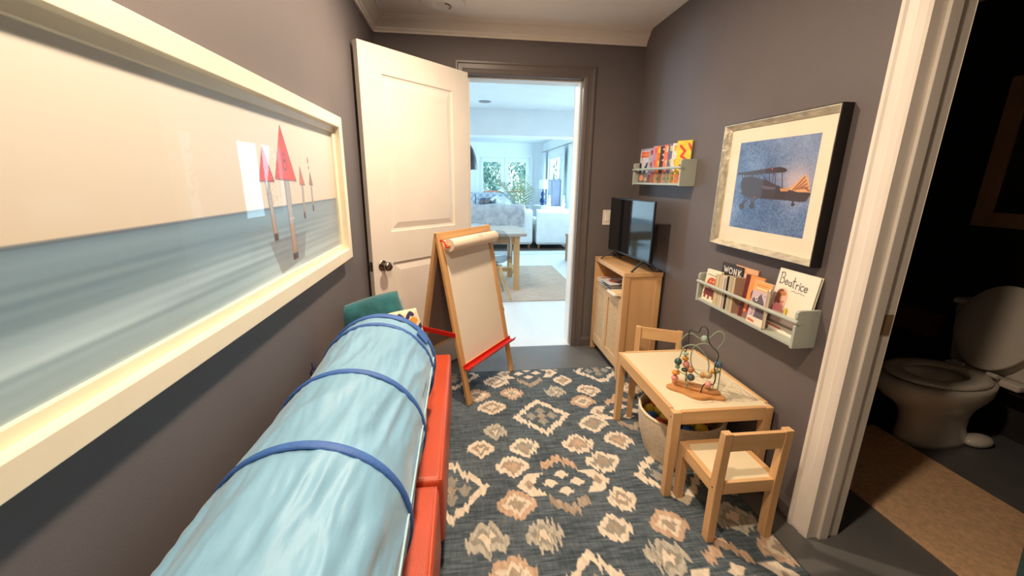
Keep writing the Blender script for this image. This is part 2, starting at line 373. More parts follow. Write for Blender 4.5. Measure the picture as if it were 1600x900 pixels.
# ------------------------------------------------------------------ big seascape picture on the left wall
CREAM = mat('cream_frame_paint', (246, 236, 212), 0.4, var=0.02)
sp = thing('seascape_picture', 'long cream framed photograph of red numbered beacons standing in a calm sea', 'picture', (XL, 1.18, 1.325))
y0, y1, z0, z1 = 0.28, 2.075, 1.005, 1.645
yc = 1.18; zc = 1.325
def rect_frame(mb, y0, y1, z0, z1, steps):
    """rings of (inset, x) around a rectangle in the YZ plane, thing-local"""
    rr = []
    for ins, x in steps:
        rr.append([(x, y0+ins-yc, z0+ins-zc), (x, y1-ins-yc, z0+ins-zc), (x, y1-ins-yc, z1-ins-zc), (x, y0+ins-yc, z1-ins-zc)])
    return mb.rings(rr, False, False)
rect_frame(MB(), y0, y1, z0, z1, [(0, 0.0), (0, 0.046), (0.046, 0.046), (0.046, 0.022), (0.070, 0.020), (0.070, 0.006)]).build('frame', CREAM, sp, bevel=0.0015)
gy0, gy1, gz0, gz1 = y0+0.07, y1-0.07, z0+0.07, z1-0.07
PW, PH = gy1-gy0, gz1-gz0
cv = Canvas(PW, PH, 0.0032, (244, 234, 214))
Yv = cv.Y/PH
cv.a = cv.a*(1-0.0*Yv[..., None])
cv.a = np.array([220, 218, 210.])*(1-Yv[..., None]*1.5).clip(0, 1) + np.array([222, 209, 190.])*(Yv[..., None]*1.5).clip(0, 1)
hz = gz1-1.288
t = ((cv.Y-hz)/(PH-hz)).clip(0, 1)[..., None]
sea = np.array([118, 146, 166.])*(1-t) + np.array([178, 206, 220.])*t
stv = vnoise(cv.X/0.9+cv.Y*2, cv.Y/0.010, 3)*0.55 + vnoise(cv.X/0.4+cv.Y*3, cv.Y/0.026, 4)*0.45
sea = sea + ((stv-0.5)*(96*t[..., 0]+18))[..., None]*np.array([1, 1, .96])
xr_ = ((cv.X-(1.25-gy0))/0.7).clip(0, 1)[..., None]
sea = sea*(1-xr_*0.45) + np.array([168, 164, 160.])*xr_*0.45
ms = cv.aa(hz-cv.Y)[..., None]; cv.a = cv.a*(1-ms) + sea*ms
cv.stroke([(0, hz), (PW, hz)], 0.006, (92, 108, 124), 0.8)
def pp(y, z): return (y-gy0, gz1-z)
def beacon(top, bl, br, foot, pw, red, lw=0.004):
    mid = ((bl[0]+br[0])/2, bl[1]); f1 = pp(*foot)
    cv.poly([pp(mid[0]-pw, mid[1]), pp(mid[0]+pw, mid[1]), (f1[0]+pw*1.1, f1[1]), (f1[0]-pw*1.1, f1[1])], (176, 170, 168))
    cv.poly([(pp(mid[0]-pw, mid[1])[0]*0.45+(f1[0]-pw)*0.55, pp(0, mid[1])[1]*0.45+f1[1]*0.55), (pp(mid[0]+pw, mid[1])[0]*0.45+(f1[0]+pw)*0.55, pp(0, mid[1])[1]*0.45+f1[1]*0.55), (f1[0]+pw*1.1, f1[1]), (f1[0]-pw*1.1, f1[1])], (182, 150, 124))
    cv.stroke([pp(mid[0]-pw, mid[1]), (f1[0]-pw, f1[1])], lw, (104, 92, 92)); cv.stroke([pp(mid[0]+pw, mid[1]), (f1[0]+pw, f1[1])], lw*0.7, (134, 118, 112))
    cv.rect(f1[0]-pw*1.2, f1[1]-0.02, f1[0]+pw*1.2, f1[1]+0.002, (72, 52, 48))
    cv.poly([pp(*top), pp(*br), pp(*bl)], red); cv.stroke([pp(*top), pp(*bl), pp(*br), pp(*top)], lw, (120, 66, 66))
cv.poly([pp(1.30, 1.19), pp(1.60, 1.19), pp(1.56, 1.10), pp(1.36, 1.08)], (122, 122, 130), 0.5)
beacon((1.704, 1.40), (1.686, 1.355), (1.722, 1.352), (1.703, 1.256), 0.006, (150, 120, 110), 0.003)
cv.ell(*pp(1.694, 1.442), 0.006, 0.012, (188, 96, 84)); cv.ell(*pp(1.696, 1.416), 0.006, 0.006, (188, 96, 84))
beacon((1.606, 1.418), (1.592, 1.356), (1.638, 1.353), (1.606, 1.237), 0.007, (196, 112, 92), 0.003)
beacon((1.334, 1.466), (1.290, 1.369), (1.386, 1.367), (1.352, 1.190), 0.012, (232, 70, 50))
beacon((1.476, 1.540), (1.398, 1.375), (1.562, 1.368), (1.482, 1.108), 0.018, (238, 74, 54))
cv.stroke([pp(1.47, 1.245), pp(1.505, 1.245)], 0.006, (200, 196, 196))
cx_, cy_ = pp(1.482, 1.432); dk = (106, 40, 46)
for k, rr in ((0, 0.0115), (1, 0.0145)):
    tt = np.linspace(0, 2*math.pi, 24); cv.stroke([(cx_+rr*math.cos(a), cy_+0.026*k-0.012+rr*math.sin(a)) for a in tt], 0.005, dk)
cx_, cy_ = pp(1.340, 1.392); tt = np.linspace(0, 2*math.pi, 18); cv.stroke([(cx_+0.009*math.cos(a), cy_+0.009*math.sin(a)) for a in tt], 0.0045, dk)
cv.stroke([(cx_-0.009, cy_), (cx_-0.007, cy_-0.014), (cx_+0.003, cy_-0.023)], 0.0045, dk)
canvas_mesh('photograph', cv, (0.010, gy0-yc, gz1-zc), (0, 1, 0), (0, 0, -1), 0.004, PHOTO, sp)
MB().box(0.013, 0.015, gy0-yc, gy1-yc, gz0-zc, gz1-zc).build('glass', GLASS, sp)

# ------------------------------------------------------------------ biplane picture on the right wall
ap = thing('biplane_picture', 'silver framed picture of a biplane against blue with a cream mat', 'picture', (XR, 1.72, 1.363))
y0, y1, z0, z1 = 1.388, 2.054, 1.070, 1.657; yc = 1.72; zc = 1.363
SILV = mat('hammered_silver', (214, 208, 190), 0.38, 0.55, var=0.2, vscale=45, stretch=(1, .4, .4), bump=0.5, bscale=60)
rect_frame(MB(), y0, y1, z0, z1, [(0, -0.001), (0, -0.046), (0.004, -0.047)]).build('outer_frame', BLACK, ap)
rect_frame(MB(), y0, y1, z0, z1, [(0.004, -0.047), (0.007, -0.047), (0.026, -0.018), (0.026, -0.012)]).build('inner_moulding', SILV, ap)
my0, my1, mz0, mz1 = y0+0.026, y1-0.026, z0+0.026, z1-0.026
W_, H_ = my1-my0, mz1-mz0
MB().box(-0.012, -0.008, my0-yc, my1-yc, mz0-zc, mz1-zc).build('mat_board', mat('mat_board_card', (240, 230, 208), 0.8, var=0.01), ap)
ay0, ay1, az0, az1 = 1.488, 1.955, 1.168, 1.568; AW, AH = ay1-ay0, az1-az0
cv = Canvas(AW, AH, 0.0022, (92, 120, 168))
n1 = vnoise(cv.X/0.05, cv.Y/0.04, 11); n2 = vnoise(cv.X/0.006, cv.Y/0.006, 12); n3 = vnoise(cv.X/0.12, cv.Y/0.10, 13)
def auv(x, y):
    xl = 265-58*(y-248)/390; xr = 645-97*(y-210)/492; u = (x-xl)/(xr-xl); yt = 248-38*u; yb = 638+64*u; return (u*AW, (y-yt)/(yb-yt)*AH)
gx, gy = auv(540, 425); gl = np.exp(-(((cv.X-gx)/0.10)**2+((cv.Y-gy)/0.075)**2))
gx, gy = auv(620, 235); g2 = np.exp(-(((cv.X-gx)/0.28)**2+((cv.Y-gy)/0.11)**2))
cv.a += ((n1-0.5)*26+(n2-0.5)*44+(n3-0.5)*34)[..., None]
cv.a = cv.a*(1-gl[..., None]*0.75)+np.array([226, 196, 196.])*gl[..., None]*0.75
cv.a = cv.a*(1-g2[..., None]*0.5)+np.array([170, 182, 214.])*g2[..., None]*0.5
dk = (66, 52, 58)
def ap_poly(pts, c): cv.poly([auv(*p) for p in pts], c)
def ap_line(p, q_, w_, c=dk): cv.stroke([auv(*p), auv(*q_)], w_*AW/375, c)
for p, q_ in (((420, 385), (418, 430)), ((446, 383), (446, 440)), ((478, 383), (477, 452)), ((440, 385), (432, 436)), ((356, 392), (350, 410)), ((378, 392), (366, 412)), ((384, 392), (404, 425)), ((335, 395), (338, 405)), ((276, 395), (282, 420)), ((292, 395), (296, 410))): ap_line(p, q_, 4)
ap_poly([(500, 462), (540, 430), (575, 393), (585, 420), (588, 482), (560, 486), (470, 470)], (228, 172, 120))
for k in range(5): ap_line((520+k*12, 470-k*3), (572+k*3, 408+k*16), 5, (150, 92, 64))
ap_poly([(270, 425), (285, 405), (330, 400), (380, 415), (400, 418), (440, 438), (480, 458), (540, 478), (585, 480), (590, 488), (570, 522), (545, 525), (470, 515), (380, 508), (320, 498), (280, 475), (270, 450)], dk)
ap_poly([(465, 460), (510, 460), (500, 474), (470, 474)], (214, 150, 96))
ap_poly([(380, 445), (450, 455), (440, 466), (390, 462)], (104, 92, 108))
ap_poly([(265, 478), (300, 475), (345, 488), (375, 500), (350, 512), (290, 494)], dk)
ap_poly([(250, 384), (330, 376), (420, 364), (470, 359), (495, 366), (502, 376), (490, 385), (400, 389), (320, 397), (255, 392)], dk)
for p, q_ in (((320, 498), (277, 540)), ((300, 490), (277, 540)), ((325, 500), (331, 540)), ((345, 505), (331, 540)), ((519, 520), (519, 537))): ap_line(p, q_, 7)
for (x, y, r) in ((277, 543, 15), (331, 542, 15), (519, 537, 8), (394, 424, 9), (405, 428, 8)): cv.ell(*auv(x, y), r*AW/370, r*AH/430, dk)
for (x, y) in ((433, 367), (345, 501)): cv.ell(*auv(x, y), 0.004, 0.004, (214, 84, 60))
canvas_mesh('print', cv, (-0.0125, ay1-yc, az1-zc), (0, -1, 0), (0, 0, -1), 0.003, PHOTO, ap)
MB().box(-0.019, -0.017, my0-yc, my1-yc, mz0-zc, mz1-zc).build('glass', GLASS, ap)

# ------------------------------------------------------------------ wall shelves with books
SAGE = mat('sage_shelf_paint', (182, 190, 180), 0.45, var=0.03)
def wall_shelf(ya, yb, z, label):
    """ya (near end) .. yb (far end), bottom z"""
    L = yb-ya; t = thing('wall_shelf', label, 'shelf', (XR, (ya+yb)/2, z), 0, 'sage rail shelves on the right wall')
    for sgn in (-1, 1):
        a, c = (L/2-0.014, L/2) if sgn > 0 else (-L/2, -L/2+0.014)
        MB().prism([(0, -0.004), (-0.098, -0.004), (-0.098, 0.088), (-0.090, 0.094), (-0.090, 0.112), (-0.098, 0.118), (-0.098, 0.142), (-0.088, 0.150), (0, 0.150)], a, c, 'y') \
            .build('end_panel', SAGE, t, bevel=0.002)
    MB().box(-0.094, 0, -L/2+0.014, L/2-0.014, 0.0, 0.013).build('bottom_board', SAGE, t, bevel=0.0015)
    MB().box(-0.012, 0, -L/2+0.014, L/2-0.014, 0.085, 0.13).build('back_rail', SAGE, t, bevel=0.0015)
    MB().cyl((-0.094, -L/2-0.004, 0.103), (-0.094, L/2+0.004, 0.103), 0.0085, n=14).build('dowel', SAGE, t, smooth=True, auto=50)
    return t
wall_shelf(1.345, 2.030, 0.762, 'sage wooden rail shelf of picture books below the biplane picture')
wall_shelf(2.345, 3.035, 1.362, 'sage wooden rail shelf of paperbacks above the television')
def book(cv, W, H, T, y_left, z, yaw, xbase, lean, label, group, cover_side=(235, 226, 205), name='picture_book'):
    """cover faces the room; y_left is where the cover's left edge stands, yaw turns the right edge out/in, lean tips top to the wall"""
    t = thing(name, label, 'book', (xbase, y_left, z), 0, group)
    R = Matrix.Rotation(yaw, 3, 'Z') @ Matrix.Rotation(lean, 3, 'Y')
    U = R @ Vector((0, -1, 0)); D = R @ Vector((0, 0, -1)); N = D.cross(U)
    top = -D*H
    canvas_mesh('cover', cv, top, U, D, 0.0015, PRINT, t, side=tuple(cv.a[cv.ny//2, 0]))
    bb = MB(); o0 = -N*0.0016 + U*0.002 - D*0.003
    bb.add([o0, o0+U*(W-0.005), o0+U*(W-0.005)-D*(H-0.006), o0-D*(H-0.006)] + [p-N*(T-0.0032) for p in (o0, o0+U*(W-0.005), o0+U*(W-0.005)-D*(H-0.006), o0-D*(H-0.006))],
           [(0, 1, 2, 3), (7, 6, 5, 4), (0, 4, 5, 1), (1, 5, 6, 2), (2, 6, 7, 3), (3, 7, 4, 0)])
    bb.build('pages', mat('book_pages', (236, 226, 204), 0.8, var=0.05, vscale=200), t)
    o1 = -N*(T-0.0015); cm = mat('bcov_%d_%d_%d' % tuple(int(v) for v in cv.a[cv.ny//3, 0]), tuple(cv.a[cv.ny//3, 0]), 0.5)
    bc = MB(); q0 = [o1, o1+U*W, o1+U*W-D*H, o1-D*H]; bc.add(q0+[p-N*0.0015 for p in q0], [(0, 1, 2, 3), (7, 6, 5, 4), (0, 4, 5, 1), (1, 5, 6, 2), (2, 6, 7, 3), (3, 7, 4, 0)])
    s0 = [Vector((0, 0, 0)), -U*0.0012, -U*0.0012-D*H, -D*H]; bc.add(s0+[p-N*T for p in s0], [(0, 1, 2, 3), (7, 6, 5, 4), (0, 4, 5, 1), (1, 5, 6, 2), (2, 6, 7, 3), (3, 7, 4, 0)])
    bc.build('back_cover', cm, t)
    return t
def cover(W, H, base, items, res=0.0022, nz=0):
    c = Canvas(W, H, res, base)
    for it in items: getattr(c, it[0])(*it[1:])
    if nz: c.noise(nz, 0.012, 0.012)
    return c
INK = (52, 46, 50)
def narrow(c, k): c.X = c.X*k; c.W *= k; return c
G1 = 'picture books on the lower wall shelf'
XB = 1.272
zb = 0.7755
# 1 board book with a red ape
cv = cover(0.105, 0.165, (246, 238, 214), [('stroke', [(0.012, 0.028), (0.09, 0.030)], 0.003, INK), ('ell', 0.093, 0.040, .004, .005, (90, 140, 90)),
    ('ell', 0.052, 0.070, 0.036, 0.030, (206, 92, 62)), ('rect', 0.018, 0.07, 0.088, 0.088, (206, 92, 62)), ('poly', [(0.012, 0.10), (0.094, 0.10), (0.098, 0.14), (0.006, 0.135)], (120, 44, 38)),
    ('rect', 0.012, 0.13, 0.028, 0.152, (150, 56, 46)), ('rect', 0.042, 0.135, 0.056, 0.156, (150, 56, 46)), ('rect', 0.076, 0.13, 0.090, 0.152, (150, 56, 46)),
    ('ell', 0.04, 0.062, .005, .004, (248, 220, 180)), ('ell', 0.062, 0.062, .005, .004, (248, 220, 180)), ('stroke', [(.024, .080), (.080, .082)], .004, (150, 50, 44))])
book(cv, 0.105, 0.165, 0.014, 2.000, zb, 0.10, XB+0.004, 0.12, 'cream board book with a red ape, leftmost on the lower wall shelf', G1)
# thin books standing behind each other, turned so that their spines show
thin = [(1.893, (238, 226, 190), 'cream book with a lion picture beside the red ape book', 0.155), (1.868, (232, 214, 176), 'thin tan book just right of the cream lion book', 0.158),
        (1.846, (244, 238, 222), 'thin white book in the left bundle of the lower wall shelf', 0.158), (1.824, (228, 208, 196), 'thin pinkish book left of the black spine on the lower shelf', 0.152)]
for k, (yy, c_, lab, hh) in enumerate(thin):
    it = [('stroke', [(0.02, 0.02), (0.07, 0.022)], 0.003, (150, 120, 90)), ('rect', 0.0, 0.0, 0.006, hh, tuple(int(v*0.85) for v in c_))]
    if k == 0: it += [('ell', 0.045, 0.09, 0.024, 0.022, (196, 158, 92)), ('ell', 0.045, 0.09, 0.014, 0.013, (226, 196, 140)), ('rect', 0.01, 0.125, 0.08, 0.15, (240, 206, 140)), ('stroke', [(.03, .145), (.06, .147)], .003, (90, 70, 50))]
    book(narrow(cover(0.10, hh, c_, it), .8), 0.08, hh, 0.008 if k else 0.012, yy, zb, 0.85-0.004*k, XB+0.002, 0.05, lab, G1)
# tall dark book with WONK at the very back
WO = [('stroke', [(.018, .018), (.025, .045), (.033, .026), (.041, .045), (.048, .018)], .006, (244, 240, 232)), ('stroke', [(.070+.013*math.cos(a), .033+.014*math.sin(a)) for a in np.linspace(0, 6.3, 16)], .006, (244, 240, 232)),
      ('stroke', [(.096, .048), (.096, .020), (.113, .047), (.113, .018)], .006, (244, 240, 232)), ('stroke', [(.130, .018), (.130, .048)], .006, (244, 240, 232)), ('stroke', [(.147, .018), (.132, .034), (.148, .048)], .006, (244, 240, 232))]
book(cover(0.16, 0.208, (64, 56, 58), WO + [('ell', .08, .12, .04, .05, (120, 108, 110))]), 0.16, 0.208, 0.006, 1.955, zb, 0.0, 1.3435, 0.0, 'tall dark book with white WONK lettering behind the thin books', G1)
book(cover(0.16, 0.212, (238, 176, 132), [('rect', 0, 0, .16, .02, (244, 190, 150)), ('rect', .04, .03, .12, .09, (250, 222, 200))]), 0.16, 0.212, 0.006, 1.86, zb, 0.0, 1.3515, 0.0, 'tall peach book standing at the back of the lower wall shelf', G1)
thin2 = [(1.803, (40, 34, 36), 'thin black book in the middle of the lower wall shelf', 0.165), (1.787, (214, 206, 182), 'thin grey white book right of the black one', 0.170), (1.771, (196, 188, 160), 'thin khaki book third after the black spine on the lower shelf', 0.172), (1.756, (232, 214, 184), 'thin ivory book fourth after the black spine on the lower shelf', 0.168), (1.742, (150, 116, 96), 'thin brown book touching the maroon spine on its left', 0.174)]
for k, (yy, c_, lab, hh) in enumerate(thin2):
    book(cover(0.08, hh, c_, [('rect', 0.01, 0.1, 0.08, 0.14, tuple(int(v*0.8+20) for v in c_))]), 0.08, hh, 0.007, yy, zb, 0.83-0.004*k, XB+0.002, 0.04, lab, G1)
# orange book with a maroon spine
cv = cover(0.125, 0.20, (240, 160, 92), [('rect', 0, 0, 0.032, 0.20, (104, 38, 40)), ('ell', 0.078, 0.085, 0.021, 0.026, (112, 62, 40)), ('ell', 0.078, 0.090, 0.013, 0.016, (206, 140, 96)),
    ('stroke', [(.070, .088), (.074, .088)], .003, INK), ('stroke', [(.082, .088), (.086, .088)], .003, INK), ('poly', [(0.055, 0.13), (0.10, 0.12), (0.118, 0.17), (0.05, 0.17)], (186, 52, 42)), ('ell', 0.07, 0.135, 0.012, 0.014, (60, 30, 30)), ('rect', 0.032, 0.17, 0.125, 0.20, (150, 110, 96))])
book(narrow(cv, .8), 0.10, 0.20, 0.012, 1.706, zb, 0.16, XB+0.010, 0.10, 'orange picture book with maroon spine and a brown-haired girl', G1)
# bear book
cv = cover(0.12, 0.192, (214, 192, 204), [('rect', 0, 0, .12, .042, (244, 178, 108)), ('stroke', [(.015, .018), (.10, .018)], .003, (206, 130, 60)), ('stroke', [(.02, .032), (.105, .032)], .005, (250, 240, 210)),
    ('poly', [(.008, .080), (.040, .076), (.062, .050), (.068, .062), (.088, .085), (.110, .130), (.112, .175), (.040, .175), (.046, .115), (.030, .100), (.010, .094)], (108, 96, 104)), ('ell', .036, .080, .009, .010, (250, 246, 240)), ('ell', .036, .080, .004, .005, INK),
    ('rect', 0, .160, .12, .192, (240, 230, 214)), ('stroke', [(.012, .176), (.05, .180)], .010, (222, 96, 66)), ('stroke', [(.02, .125), (.03, .145), (.02, .155)], .003, INK), ('stroke', [(.08, .058), (.105, .060)], .002, (120, 100, 110))])
book(narrow(cv, .82), 0.0984, 0.192, 0.010, 1.628, zb, 0.05, XB-0.002, 0.10, 'lavender picture book with a grey bear beneath an orange title strip', G1)
book(cover(0.055, 0.172, (238, 222, 196), [('rect', 0, 0, .02, .172, (222, 200, 170))]), 0.055, 0.172, 0.012, 1.557, zb, -0.72, 1.296, 0.0, 'thick cream book standing edge-on beside the Beatrice book', G1)
# the Beatrice book, lettering drawn by hand
def T(pts, ox, oy, s): return [(ox+x*s, oy+y*s) for x, y in pts]
def arc(cx, cy, rx, ry, a0, a1, n=14): return [(cx+rx*math.cos(math.radians(a)), cy+ry*math.sin(math.radians(a))) for a in np.linspace(a0, a1, n)]
bt = []
def LT(pts, ox, oy, s=0.001, wd=0.0036): bt.append(('stroke', T(pts, ox, oy, s), wd, INK))
LT([(0, 0), (1, 44)], .016, .018); LT([(-4, 1), (8, -3)]+arc(9, 9, 9, 12, -80, 90, 8)+arc(8, 32, 13, 12, -90, 100, 10)+[(-3, 45)], .016, .018)   # B
e_ = [(2, 10), (15, 8)]+arc(8, 10, 8, 9, -15, -330, 16)
LT(e_, .043, .044); LT(arc(8, 11, 7, 8, -60, -340, 14)+[(15, 2), (16, 20)], .063, .046); LT([(6, -20), (5, 18), (9, 21)], .083, .046); LT([(-1, -4), (14, -6)], .083, .046)
LT([(0, 0), (1, 20)], .103, .050); LT([(1, 8), (6, 1), (11, 2)], .103, .050); LT([(0, 0), (1, 19)], .121, .051); LT([(0, -8), (1, -7)], .121, .051, wd=.0045)
LT(arc(8, 10, 8, 10, -50, -310, 14), .127, .050); LT(e_, .145, .051)
for k, (x0_, x1_) in enumerate(((.088, .112), (.116, .120), (.122, .142), (.146, .154))): bt.append(('stroke', [(x0_, .083), ((x0_+x1_)/2, .080+.004*(k % 2)), (x1_, .084)], .0022, (120, 110, 104)))
cv = cover(0.205, 0.262, (250, 244, 226), bt + [
    ('poly', [(.022, .095), (.048, .078), (.068, .086), (.078, .108), (.078, .150), (.062, .170), (.018, .165), (.012, .130)], (240, 196, 176)),
    ('ell', .040, .115, .024, .030, (136, 84, 66)), ('ell', .030, .135, .016, .026, (136, 84, 66)), ('ell', .056, .122, .015, .019, (246, 204, 176)), ('ell', .052, .102, .016, .010, (212, 140, 92)),
    ('ell', .060, .136, .007, .005, (226, 120, 130)), ('poly', [(.010, .165), (.030, .145), (.060, .152), (.082, .180), (.010, .182)], (236, 150, 160)), ('poly', [(.074, .172), (.092, .150), (.106, .168), (.098, .186)], (236, 214, 92)), ('stroke', [(.094, .160), (.096, .188)], .003, (96, 90, 60)),
    ('rect', .0, .196, .205, .234, (150, 136, 132)), ('rect', .0, .196, .205, .200, (90, 80, 80)), ('stroke', [(.150, .208), (.19, .214)], .007, (132, 70, 66)), ('rect', 0, .234, .205, .262, (250, 244, 232)), ('stroke', [(.018, .245), (.09, .247)], .007, (222, 110, 112)), ('stroke', [(.12, .248), (.18, .250)], .002, (160, 140, 130))], res=0.0018)
book(cv, 0.205, 0.262, 0.012, 1.566, zb, 0.0, 1.312, 0.13, 'large cream picture book titled Beatrice, rightmost on the lower wall shelf', G1)

# upper shelf paperbacks
G2 = 'paperbacks on the upper wall shelf'
zu = 1.3755
ub = [  # y_left, W, H, yaw, base colour, second colour, label
    (2.998, .150, .232, 0.05, (214, 206, 208), (232, 110, 70), 'grey paperback with orange title over dark figures, leftmost on the upper shelf'),
    (2.838, .115, .230, .62, (176, 172, 190), (150, 66, 58), 'lilac and brick red paperback second from the left on the upper shelf'),
    (2.784, .115, .240, .62, (196, 150, 186), (226, 96, 84), 'pink and violet paperback, third from the left above the television'),
    (2.731, .115, .236, .62, (238, 132, 60), (250, 196, 110), 'bright orange paperback near the middle of the upper wall shelf'),
    (2.677, .115, .232, .62, (64, 54, 62), (232, 232, 232), 'black paperback with white zigzag title on the upper wall shelf'),
    (2.623, .115, .236, .62, (236, 130, 106), (250, 190, 160), 'salmon red paperback right of the black zigzag one'),
    (2.570, .115, .238, .62, (112, 110, 150), (196, 206, 150), 'indigo paperback with a pale green creature on its cover'),
    (2.516, .115, .236, .62, (246, 226, 222), (240, 180, 96), 'pale pink and apricot paperback second from the right on the upper shelf'),
    (2.462, .088, .246, .62, (248, 214, 72), (222, 70, 50), 'yellow paperback with red lettering, rightmost on the upper shelf')]
for k, (yy, W_, H_, yw, c1, c2, lab) in enumerate(ub):
    it = [('rect', .01, .012, W_-.01, .045, c2), ('poly', [(.01, .10), (W_*.5, .07), (W_-.01, .11), (W_*.8, .16), (W_*.3, .17)], c2), ('rect', 0, .175, W_, H_, tuple(int(v*.6+20) for v in c2)),
          ('ell', W_*.55, .195, .028, .018, (230, 180, 150)), ('ell', W_*.3, .21, .02, .012, (90, 110, 80))]
    if k == 0: it = [('rect', .012, .02, .138, .06, (236, 110, 72)), ('rect', .0, .0, .15, .014, (168, 150, 170)), ('stroke', [(.02, .04), (.13, .04)], .006, (246, 170, 90)), ('poly', [(.0, .09), (.03, .10), (.045, .16), (.02, .20), (.0, .19)], (50, 44, 50)),
        ('poly', [(.10, .10), (.125, .09), (.115, .14), (.085, .18), (.055, .20), (.07, .14)], (46, 42, 50)), ('rect', 0, .165, .15, .232, (120, 100, 80)), ('ell', .05, .20, .03, .02, (236, 150, 120)), ('ell', .11, .21, .02, .015, (190, 170, 110))]
    if k == 4: it = [('stroke', [(.02, .02), (.05, .04), (.02, .055), (.05, .07), (.02, .09)], .008, (238, 238, 238)), ('stroke', [(.06, .02), (.09, .04), (.06, .055), (.09, .07)], .008, (238, 238, 238)), ('rect', 0, .17, W_, H_, (120, 96, 70)), ('ell', .06, .2, .03, .02, (206, 90, 70))]
    if k == 8: it = [('stroke', [(.02, .03), (.05, .06), (.03, .09), (.08, .12)], .014, (226, 62, 46)), ('stroke', [(.07, .02), (.10, .07)], .012, (226, 62, 46)), ('ell', .05, .15, .03, .02, (150, 60, 40)), ('rect', 0, .19, W_, H_, (200, 120, 80))]
    book(cover(W_, H_, c1, it, nz=14), W_, H_, 0.014 if k else 0.010, yy, zu, yw, 1.285 if k else 1.288, 0.04, lab, G2, name='paperback_book')

# ------------------------------------------------------------------ the rug
RX0, RX1, RY0, RY1 = -0.112, 1.232, 0.55, 2.785
cv = Canvas(RX1-RX0, RY1-RY0, 0.0042, (84, 104, 112))
X = cv.X + RX0; Yw = RY1 - cv.Y
base = np.array([92., 104, 113]); fine = vnoise(X/0.0042, Yw/0.03, 21); fine2 = vnoise(X/0.05, Yw/0.0045, 22); big = vnoise(X/0.2, Yw/0.15, 23)
A = base + ((fine-0.5)*22+(fine2-0.5)*44+(big-0.5)*14)[..., None]
jag = (vnoise(X/0.010, Yw/0.9, 24)-0.5)*0.040 + (np.abs(((X/0.020) % 1)-0.5)-0.25)*0.026      # teeth along y
def edge(dist): return np.clip(0.5-(dist)/0.004, 0, 1)
def lay(m, c, am=26):
    global A
    n = (vnoise(X/0.006, Yw/0.02, 31)-0.5)*am; m = np.clip(m, 0, 1)[..., None]; A = A*(1-m) + (np.array(c, float)+n[..., None])*m
CR = (236, 222, 202); TP = (176, 160, 142); PK = (206, 176, 150); GY = (162, 158, 146)
def dia(cx, cy, hx_, hy_, outer=CR, inner=TP, core=CR, am=1.0):
    hx_ *= 1.24; hy_ *= 1.16
    d = (np.abs(X-cx)/hx_ + np.abs(Yw+jag*am-cy)/hy_ - 1)*min(hx_, hy_)*0.75
    dd = np.maximum(d, np.maximum(np.abs(X-cx)-hx_*0.80, np.abs(Yw-cy+jag*am*0.6)-hy_*0.85))
    lay(edge(dd), outer, 34); lay(edge(d+0.027), inner, 30); lay(edge(d+0.046), core, 20)
def outline(cx, cy, hx_, hy_, bw=0.034):
    d = (np.abs(X-cx)/hx_ + np.abs(Yw+jag*1.1-cy)/hy_ - 1)*min(hx_, hy_)*0.75
    lay(edge(d)*(1-edge(d+bw)), CR, 30)
    for ox, oy in ((0, 0.055), (0, -0.055), (0.062, 0), (-0.062, 0)):
        d2 = (np.abs(X-cx-ox)/0.034 + np.abs(Yw+jag*0.6-cy-oy)/0.044 - 1)*0.026; lay(edge(d2), GY)
    lay(edge((np.abs(X-cx)/0.03+np.abs(Yw+jag*.6-cy)/0.034-1)*0.024), TP)
def cluster(cx, cy):
    for ox, oy in ((0, 0.055), (0, -0.055), (0.065, 0), (-0.065, 0)):
        lay(edge((np.abs(X-cx-ox)/0.038 + np.abs(Yw+jag*0.4-cy-oy)/0.030 - 1)*0.025), CR)
    for sg in (1, -1):      # arcs above and below
        d = np.abs(np.abs(X-cx)*0.75 + sg*(Yw+jag*1.2-cy) - 0.172) - 0.026; d = np.maximum(d, np.abs(X-cx)-0.088); lay(edge(d), PK if sg > 0 else TP, 40)
        d = np.abs(np.abs(Yw-cy+jag*0.7)*0.8 + sg*(X-cx) - 0.188) - 0.036; d = np.maximum(d, np.abs(Yw-cy)-0.074); lay(edge(d), CR, 30)
        d = (np.abs(X-cx-sg*0.165)/0.022 + np.abs(Yw+jag*.5-cy)/0.035-1)*0.02; lay(edge(d), TP, 30)
C0 = (0.452, 2.160)
k = 0
for m_ in range(-5, 6):
    for n_ in range(-5, 6):
        cx, cy = C0[0]+(m_+n_)*0.525, C0[1]+(m_-n_)*0.565
        if not (-0.5 < cx < 1.7 and 0.1 < cy < 3.3): continue
        outline(cx, cy, 0.178, 0.200); cluster(cx+0.525-1.05*(cx > 0.6), cy)
        for ox, oy, hx_, hy_ in ((-.147, .285, .078, .078), (.147, .285, .072, .072), (-.147, -.285, .080, .080), (.147, -.285, .088, .082), (-.292, .125, .090, .080), (.297, .138, .084, .078), (-.290, -.128, .066, .074), (.288, -.110, .088, .086)):
            k += 1; sel = (k*7) % 5; oc = (CR, CR, PK, CR, (196, 190, 176))[sel]
            dia(cx+ox, cy+oy, hx_, hy_, oc, (TP, GY, CR, TP, GY)[sel], (CR, TP, TP, PK, CR)[sel], 1.0 if sel != 4 else 1.7)
bord = np.minimum(np.minimum(X-RX0, RX1-X), np.minimum(RY1-Yw, Yw-RY0)); lay(edge(bord-0.008), (74, 88, 94), 20)
cv.a = np.clip(A, 0, 255)
RUGM = attr_mat('woven_rug', 0.92, 0.5, 260, 0.2)
rug = canvas_mesh('rug', cv, (RX0, RY1, 0.006), (1, 0, 0), (0, -1, 0), 0.0057, RUGM, None, side=(80, 92, 98))
tag(rug, 'slate blue rug with cream ikat diamonds in the middle of the floor', 'rug')

